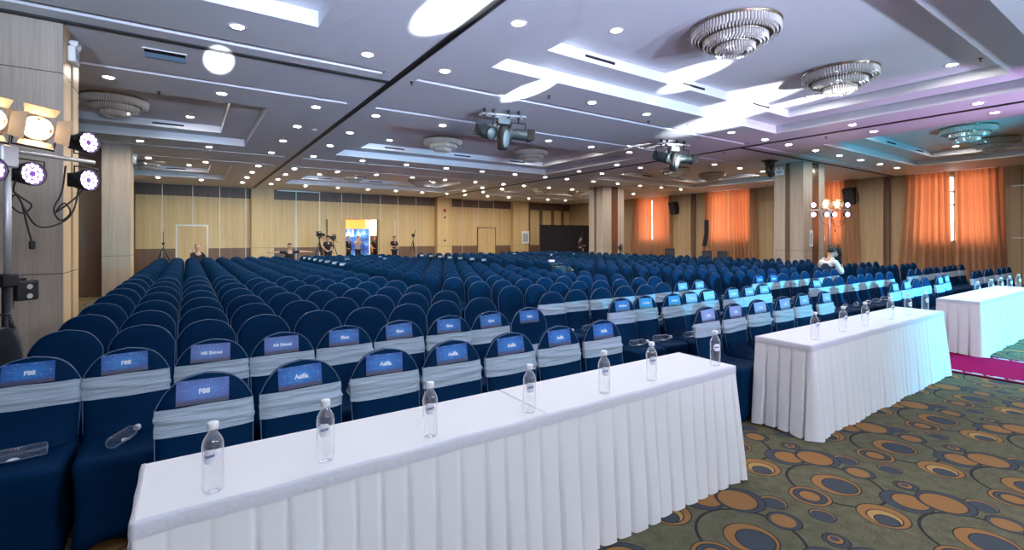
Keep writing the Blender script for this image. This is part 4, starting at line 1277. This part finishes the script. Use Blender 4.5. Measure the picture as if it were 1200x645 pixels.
def stand_pose(**kw):
    J = dict(pelvis=(0, 0, .93), spine=(0, .01, 1.1), chest=(0, .01, 1.28), neck=(0, .01, 1.44), head0=(0, -.005, 1.51), head1=(0, -.015, 1.60), head2=(0, -.005, 1.675),
             shL=(-.17, .01, 1.37), shR=(.17, .01, 1.37), elL=(-.23, .03, 1.11), elR=(.23, .03, 1.11), wrL=(-.24, -.05, .88), wrR=(.24, -.05, .88),
             hiL=(-.09, 0, .87), hiR=(.09, 0, .87), knL=(-.10, -.02, .49), knR=(.10, -.02, .49), anL=(-.10, .02, .09), anR=(.10, .02, .09), toL=(-.11, -.14, .04), toR=(.11, -.14, .04))
    J.update(kw); return J
def person(loc, rotz, J, label, shirt, trousers, sleeves='short', hair='hair', cap=None, long_hair=False, mask=False, vest=False):
    t = thing('person', label, 'person', loc, rotz)
    V = {k: Vector(v) for k, v in J.items()}
    order = ['pelvis', 'spine', 'chest', 'neck', 'head0', 'head1', 'head2', 'shL', 'elL', 'wrL', 'shR', 'elR', 'wrR', 'hiL', 'knL', 'anL', 'toL', 'hiR', 'knR', 'anR', 'toR']
    rad = dict(pelvis=(.125, .10), spine=(.12, .09), chest=(.14, .10), neck=.052, head0=.066, head1=(.078, .092), head2=(.062, .072), shL=.055, shR=.055, elL=.040, elR=.040, wrL=.027, wrR=.027, hiL=.082, hiR=.082, knL=.055, knR=.055, anL=.036, anR=.036, toL=.032, toR=.032)
    E = [('pelvis', 'spine'), ('spine', 'chest'), ('chest', 'neck'), ('neck', 'head0'), ('head0', 'head1'), ('head1', 'head2'), ('chest', 'shL'), ('shL', 'elL'), ('elL', 'wrL'), ('chest', 'shR'), ('shR', 'elR'), ('elR', 'wrR'),
         ('pelvis', 'hiL'), ('hiL', 'knL'), ('knL', 'anL'), ('anL', 'toL'), ('pelvis', 'hiR'), ('hiR', 'knR'), ('knR', 'anR'), ('anR', 'toR')]
    vs = [V[k] for k in order]; rs = [rad[k] for k in order]; es = [(order.index(a), order.index(b)) for a, b in E]
    # face direction from the head chain, then nose, chin and ears as their own short branches
    up = (V['head2']-V['head0']).normalized()
    fwd = Vector(J.get('face', (0, -1, 0))); fwd = (fwd-up*fwd.dot(up)).normalized(); rt = fwd.cross(up)
    hc = V['head1']
    def branch(parent, pts, rr_):
        p = parent
        for q, r in zip(pts, rr_):
            vs.append(q); rs.append(r); es.append((p, len(vs)-1)); p = len(vs)-1
    h1 = order.index('head1')
    branch(h1, [hc+fwd*.105-up*.015], [.014])
    for s in (-1, 1): branch(h1, [hc+rt*s*.088-up*.01-fwd*-.0], [.016])
    for s, el, wr in ((-1, 'elL', 'wrL'), (1, 'elR', 'wrR')):
        d = (V[wr]-V[el]).normalized(); sd = d.cross(fwd)
        sd = sd.normalized() if sd.length > .2 else d.orthogonal().normalized()
        nn = d.cross(sd).normalized()
        palm = V[wr]+d*.07
        vs.append(palm); rs.append((.036, .020)); es.append((order.index(wr), len(vs)-1)); pi = len(vs)-1
        for k, ln in enumerate((.060, .072, .068, .052)):
            a = palm+sd*(.024-.016*k)+d*.03
            branch(pi, [a, a+d*ln*.5+nn*.010, a+d*ln*.8+nn*.034], [.009, .0085, .007])
        b = V[wr]+d*.03+sd*.026
        branch(pi, [b+d*.02+sd*.012, b+d*.05+sd*.022+nn*.015], [.010, .008])
    me = skin_mesh('body', vs, es, rs, M['skin'])
    body = link('body', me, t)
    def clothes(nm, keys, edges, scale, mat, extra=.008):
        vv = [V[k] if k in V else k for k in keys]
        rr2 = []
        for k in keys:
            r = rad.get(k, .05)
            rr2.append(tuple(x*scale+extra for x in r) if isinstance(r, tuple) else r*scale+extra)
        ee = [(keys.index(a), keys.index(b)) for a, b in edges]
        return link(nm, skin_mesh(nm, vv, ee, rr2, mat), t)
    slv = []
    for s in ('L', 'R'):
        if sleeves == 'long': V['cuff'+s] = V['el'+s].lerp(V['wr'+s], .9); rad['cuff'+s] = .03; slv += [('chest', 'sh'+s), ('sh'+s, 'el'+s), ('el'+s, 'cuff'+s)]
        else: V['cuff'+s] = V['sh'+s].lerp(V['el'+s], .78); rad['cuff'+s] = .045; slv += [('chest', 'sh'+s), ('sh'+s, 'cuff'+s)]
    V['collar'] = V['chest'].lerp(V['neck'], .78); rad['collar'] = .062
    ed = [('pelvis', 'spine'), ('spine', 'chest'), ('chest', 'collar')]+slv
    keys = ['pelvis']+[b for a, b in ed]
    clothes('shirt', list(dict.fromkeys(keys)), ed, 1.08, M[shirt])
    if vest:
        ed2 = [('pelvis', 'spine'), ('spine', 'chest')]
        V['vt'] = V['chest'].lerp(V['neck'], .45); rad['vt'] = (.10, .075)
        clothes('vest', ['pelvis', 'spine', 'chest', 'vt'], ed2+[('chest', 'vt')], 1.16, M['navy_vest'], .014)
        for s in ('L', 'R'):
            a = V['chest'].lerp(V['sh'+s], .62)
            pts = [a+up*.09+fwd*-.06, a+up*.11, a+up*.04+fwd*.11, V['spine'].lerp(V['hi'+s], .1)+fwd*.14]
            MB().tube(pts, .016, 6).build('strap', M['white'], t)
    V['wbL'] = V['pelvis']
    ed = [('pelvis', 'hiL'), ('hiL', 'knL'), ('knL', 'anL'), ('pelvis', 'hiR'), ('hiR', 'knR'), ('knR', 'anR')]
    clothes('trousers', ['pelvis', 'hiL', 'knL', 'anL', 'hiR', 'knR', 'anR'], ed, 1.1, M[trousers], .006)
    for s in ('L', 'R'):
        a, b = V['an'+s], V['to'+s]; d = (b-a); d.z = 0; yaw = math.atan2(d.x, -d.y)
        q = Matrix.Translation((a.x, a.y, max(0, b.z-.04))) @ Matrix.Rotation(yaw, 4, 'Z')
        MB().rbox(-.045, .045, -.19, .06, 0, .085, .03, 3, mat=q).build('shoe', M['black'], t)
    # hair: a shell over the crown and back of the head
    B = Matrix((( *rt, 0), (*fwd, 0), (*up, 0), (0, 0, 0, 1))).transposed(); B.translation = hc
    mb = MB(); P = []
    for j in range(9):
        row = []
        for i in range(25):
            az = 2*PI*i/24
            low = -.45 if math.cos(az) < .2 else .25+.25*math.cos(az)
            low = -1.25 if (long_hair and math.cos(az) < .35) else low
            el = PI/2 - (PI/2-low)*j/8
            R = .098
            x, y, z = R*.90*math.cos(max(el, -.7))*math.sin(az), R*1.12*math.cos(max(el, -.7))*math.cos(az)-.006, R*1.12*math.sin(max(el, -.7))+.022
            if el < -.7: z -= (-.7-el)*.30
            row.append((x, y, z))
        P.append(row)
    mb.grid(P, mat=B)
    if hair: mb.build('hair', M[hair], t)
    for s in (-1, 1):
        mb = MB(); mb.sphere((s*.031, .084, .012), .010, .007, .007, 10, 6, mat=B); mb.build('eye', M['hair'], t)
    if not mask:
        mb = MB(); mb.sphere((0, .086, -.052), .022, .008, .006, 10, 6, mat=B); mb.build('mouth', M['red_bell'], t)
    else:
        mb = MB(); P = [[(.072*math.sin(a)*(1-.25*abs(v)), .070+.052*math.cos(a)*(1-.35*v*v), -.045+.045*v) for a in [-1.5+3*i/12 for i in range(13)]] for v in (-1, -.5, 0, .5, 1)]
        mb.grid(P, mat=B); mb.build('face_mask', M['white'], t)
    if cap:
        mb = MB(); mb.lathe([(.104, .045), (.104, .08), (.085, .125), (.04, .14), (.001, .142)], 20, mat=B)
        mb.loft([[(.085*math.cos(a), .06+.12*max(0, math.sin(a)), z) for a in [2*PI*i/20 for i in range(20)]] for z in (.05, .058)], mat=B)
        mb.build('cap', M[cap], t)
    return t

# man seated among the last row, arms stretched along the chair backs
seatJ = stand_pose(pelvis=(0, 0, .54), spine=(0, .03, .72), chest=(0, .05, .92), neck=(0, .04, 1.09), head0=(0, .03, 1.16), head1=(0, .02, 1.25), head2=(0, .03, 1.325),
                   shL=(-.18, .05, 1.02), shR=(.18, .05, 1.02), elL=(-.45, .10, 1.02), elR=(.46, .08, 1.03), wrL=(-.70, .0, 1.01), wrR=(.70, -.02, 1.02),
                   hiL=(-.10, -.04, .52), hiR=(.10, -.04, .52), knL=(-.13, -.45, .50), knR=(.13, -.45, .50), anL=(-.13, -.42, .09), anR=(.13, -.42, .09), toL=(-.14, -.58, .04), toR=(.14, -.58, .04))
person((3.34, 20.62, .03), .1, {k: v for k, v in seatJ.items()}, 'person sitting at back left with both arms stretched wide along chair backs', 'black_shirt', 'trouser')
person((5.88, 25.4, 0), .25, stand_pose(wrL=(-.20, -.22, 1.0), wrR=(.18, -.20, .98)), 'person in black shirt and dark cap standing before the video camera', 'black_shirt', 'trouser', cap='black')
phone = stand_pose(elL=(-.27, -.12, 1.22), elR=(.27, -.12, 1.22), wrL=(-.10, -.25, 1.47), wrR=(.10, -.25, 1.47))
person((8.35, 28.7, 0), .3, phone, 'person in grey tee in the open doorway raising both hands to the face', 'grey_shirt', 'trouser')
person((9.5, 29.2, 0), .5, stand_pose(wrR=(.1, -.2, 1.05)), 'person with long dark hair and black top at right side of doorway', 'black_shirt', 'trouser', long_hair=True)
person((7.86, 29.0, 0), .6, stand_pose(), 'person in dark clothes at the left edge of the open doorway', 'black_shirt', 'trouser', sleeves='long')
person((9.95, 27.0, 0), .3, stand_pose(elL=(-.25, .0, 1.12), elR=(.25, .0, 1.12), wrL=(.02, -.20, 1.10), wrR=(.02, -.20, 1.06)), 'person in black polo standing with folded hands right of the doorway', 'black_shirt', 'trouser')
bent = {k: v for k, v in seatJ.items()}
bent.update(wrL=(-.12, -.35, .60), wrR=(.12, -.35, .60), elL=(-.25, -.10, .72), elR=(.25, -.10, .72))
person((.30, 20.62, .03), .5, bent, 'person in black with fair hair seated at back, before the left double door', 'black_shirt', 'trouser', hair='barn')
person((21.6, 23.9, 0), 1.3, stand_pose(wrR=(.1, -.25, 1.1)), 'person in dark clothes standing before the black folding screen', 'black_shirt', 'trouser', sleeves='long')
for x, l in ((3.34, 'under the seated person with stretched arms'), (.30, 'under the fair-haired seated person')):
    o = link('banquet_chair', ME['simple'], None, (x, 20.62, 0), 0); tag(o, 'navy covered chair in the last row, '+l, 'chair', 'plain covered chairs behind the front rows')
# man leaning over in the aisle between the right-hand blocks
lean = {k: v for k, v in seatJ.items()}
lean.update(spine=(0, 0, .74), chest=(0, -.03, .95), neck=(0, -.08, 1.12), head0=(0, -.11, 1.18), head1=(0, -.15, 1.265), head2=(0, -.14, 1.345), face=(0, -.85, -.5),
            shL=(-.18, -.03, 1.05), shR=(.18, -.03, 1.05), elL=(-.25, -.12, .80), elR=(.25, -.12, .80), wrL=(-.08, -.34, .86), wrR=(.08, -.34, .90))
o = link('banquet_chair', ME['simple'], None, (11.98, 5.02, 0), 1.25); tag(o, 'navy covered chair turned sideways in the right aisle, under the person in vest', 'chair', 'plain covered chairs behind the front rows')
person((11.98, 5.02, .03), 1.25, lean, 'person in white shirt, navy vest and face mask sitting bent over in right aisle', 'white_shirt', 'trouser', sleeves='long', mask=True, vest=True)

# ------------------------------------------------------------------ light
def spot(name, loc, target, energy, col, deg, blend=.3, r=.05):
    l = bpy.data.lights.new(name, 'SPOT'); l.energy = energy; l.color = col; l.spot_size = math.radians(deg); l.spot_blend = blend; l.shadow_soft_size = r
    o = bpy.data.objects.new(name, l); COL.objects.link(o); o.location = loc
    o.rotation_euler = (Vector(target)-Vector(loc)).to_track_quat('-Z', 'Y').to_euler()
    return o
def area(name, loc, target, energy, col, sx, sy):
    l = bpy.data.lights.new(name, 'AREA'); l.energy = energy; l.color = col; l.shape = 'RECTANGLE'; l.size = sx; l.size_y = sy
    o = bpy.data.objects.new(name, l); COL.objects.link(o); o.location = loc
    o.rotation_euler = (Vector(target)-Vector(loc)).to_track_quat('-Z', 'Y').to_euler()
    return o
# stage wash from the lighting bars in front of the audience
for x, tx, pw, c in ((0.5, 1.7, 46, (.93, .94, 1.0)), (4.0, 4.8, 46, (.86, .92, 1.0)), (8.5, 7.0, 46, (.58, .80, 1.0)), (12, 10.5, 30, (.45, .75, 1.0))):
    area('stage_wash_light', (x, -4.5, 3.7), (tx, 6, .6), pw, c, 1.2, .3)
for x, tx, e in ((-2.5, -1.0, 2600), (1.0, 1.5, 2600), (4.5, 4.5, 2300), (8.0, 8.0, 1700), (11.5, 11.0, 1200)):
    spot('ceiling_wash_light', (x, -7.5, 1.0), (tx, -.3, 4.3), e, (.60, .74, 1.0), 46, .7, .25)
spot('cyan_stage_light', (12.0, -3.6, 2.0), (9.9, 2.0, .25), 3600, (.05, .62, 1.0), 62, .9, .15)
spot('cyan_uplight', (13.5, -1.5, 1.0), (17.5, 5.6, 4.3), 700, (.05, .65, 1.0), 34, .7, .1)
spot('magenta_uplight', (12.6, -4.0, 1.4), (12.6, 2.5, 4.2), 1500, (.85, .45, 1.0), 34, .9, .1)
spot('violet_uplight', (2.5, -4.0, 1.0), (4.0, 3.5, 4.2), 500, (.70, .50, 1.0), 60, .8, .1)
# moving heads on the stage floor throwing hard-edged beams on the ceiling
for tx, ty, sx, d, e in ((2.45, 4.8, 3.2, 4.2, 30000), (.37, 8.2, .2, 2.0, 45000), (4.87, 6.85, 4.6, 2.6, 45000), (9.6, 5.4, 8.2, 9, 14000), (7.3, 4.6, 6.6, 4.5, 12000), (10.7, 4.3, 10.0, 3, 16000), (10.5, 9.4, 9.8, 3.5, 16000)):
    spot('moving_head_beam', (sx, -4.0 if ty < 8 else -3.0, .8), (tx, ty, 4.2), e, (.90, .95, 1.0), d, .45, .02)
# light inside the foyer and over the back wall
area('foyer_light', (8.5, 30.5, 4.4), (8.5, 31.5, 0), 420, (1.0, .82, .6), 4, 2)
# daylight outside
w = bpy.data.worlds.new('world'); scene.world = w; w.use_nodes = True
bgn = w.node_tree.nodes['Background']; bgn.inputs[0].default_value = (1.0, .97, .92, 1); bgn.inputs[1].default_value = 2.6

vs = scene.view_settings
scene.display_settings.display_device = 'sRGB'
vs.view_transform = 'Standard'; vs.look = 'None'; vs.gamma = 1; vs.use_curve_mapping = False
vs.exposure = 1.05
cy = scene.cycles
cy.use_denoising = True
cy.max_bounces = 8; cy.diffuse_bounces = 4; cy.glossy_bounces = 4; cy.transmission_bounces = 8; cy.transparent_max_bounces = 8
cy.caustics_reflective = False; cy.caustics_refractive = False
cy.sample_clamp_indirect = 6.0
cy.use_light_tree = True
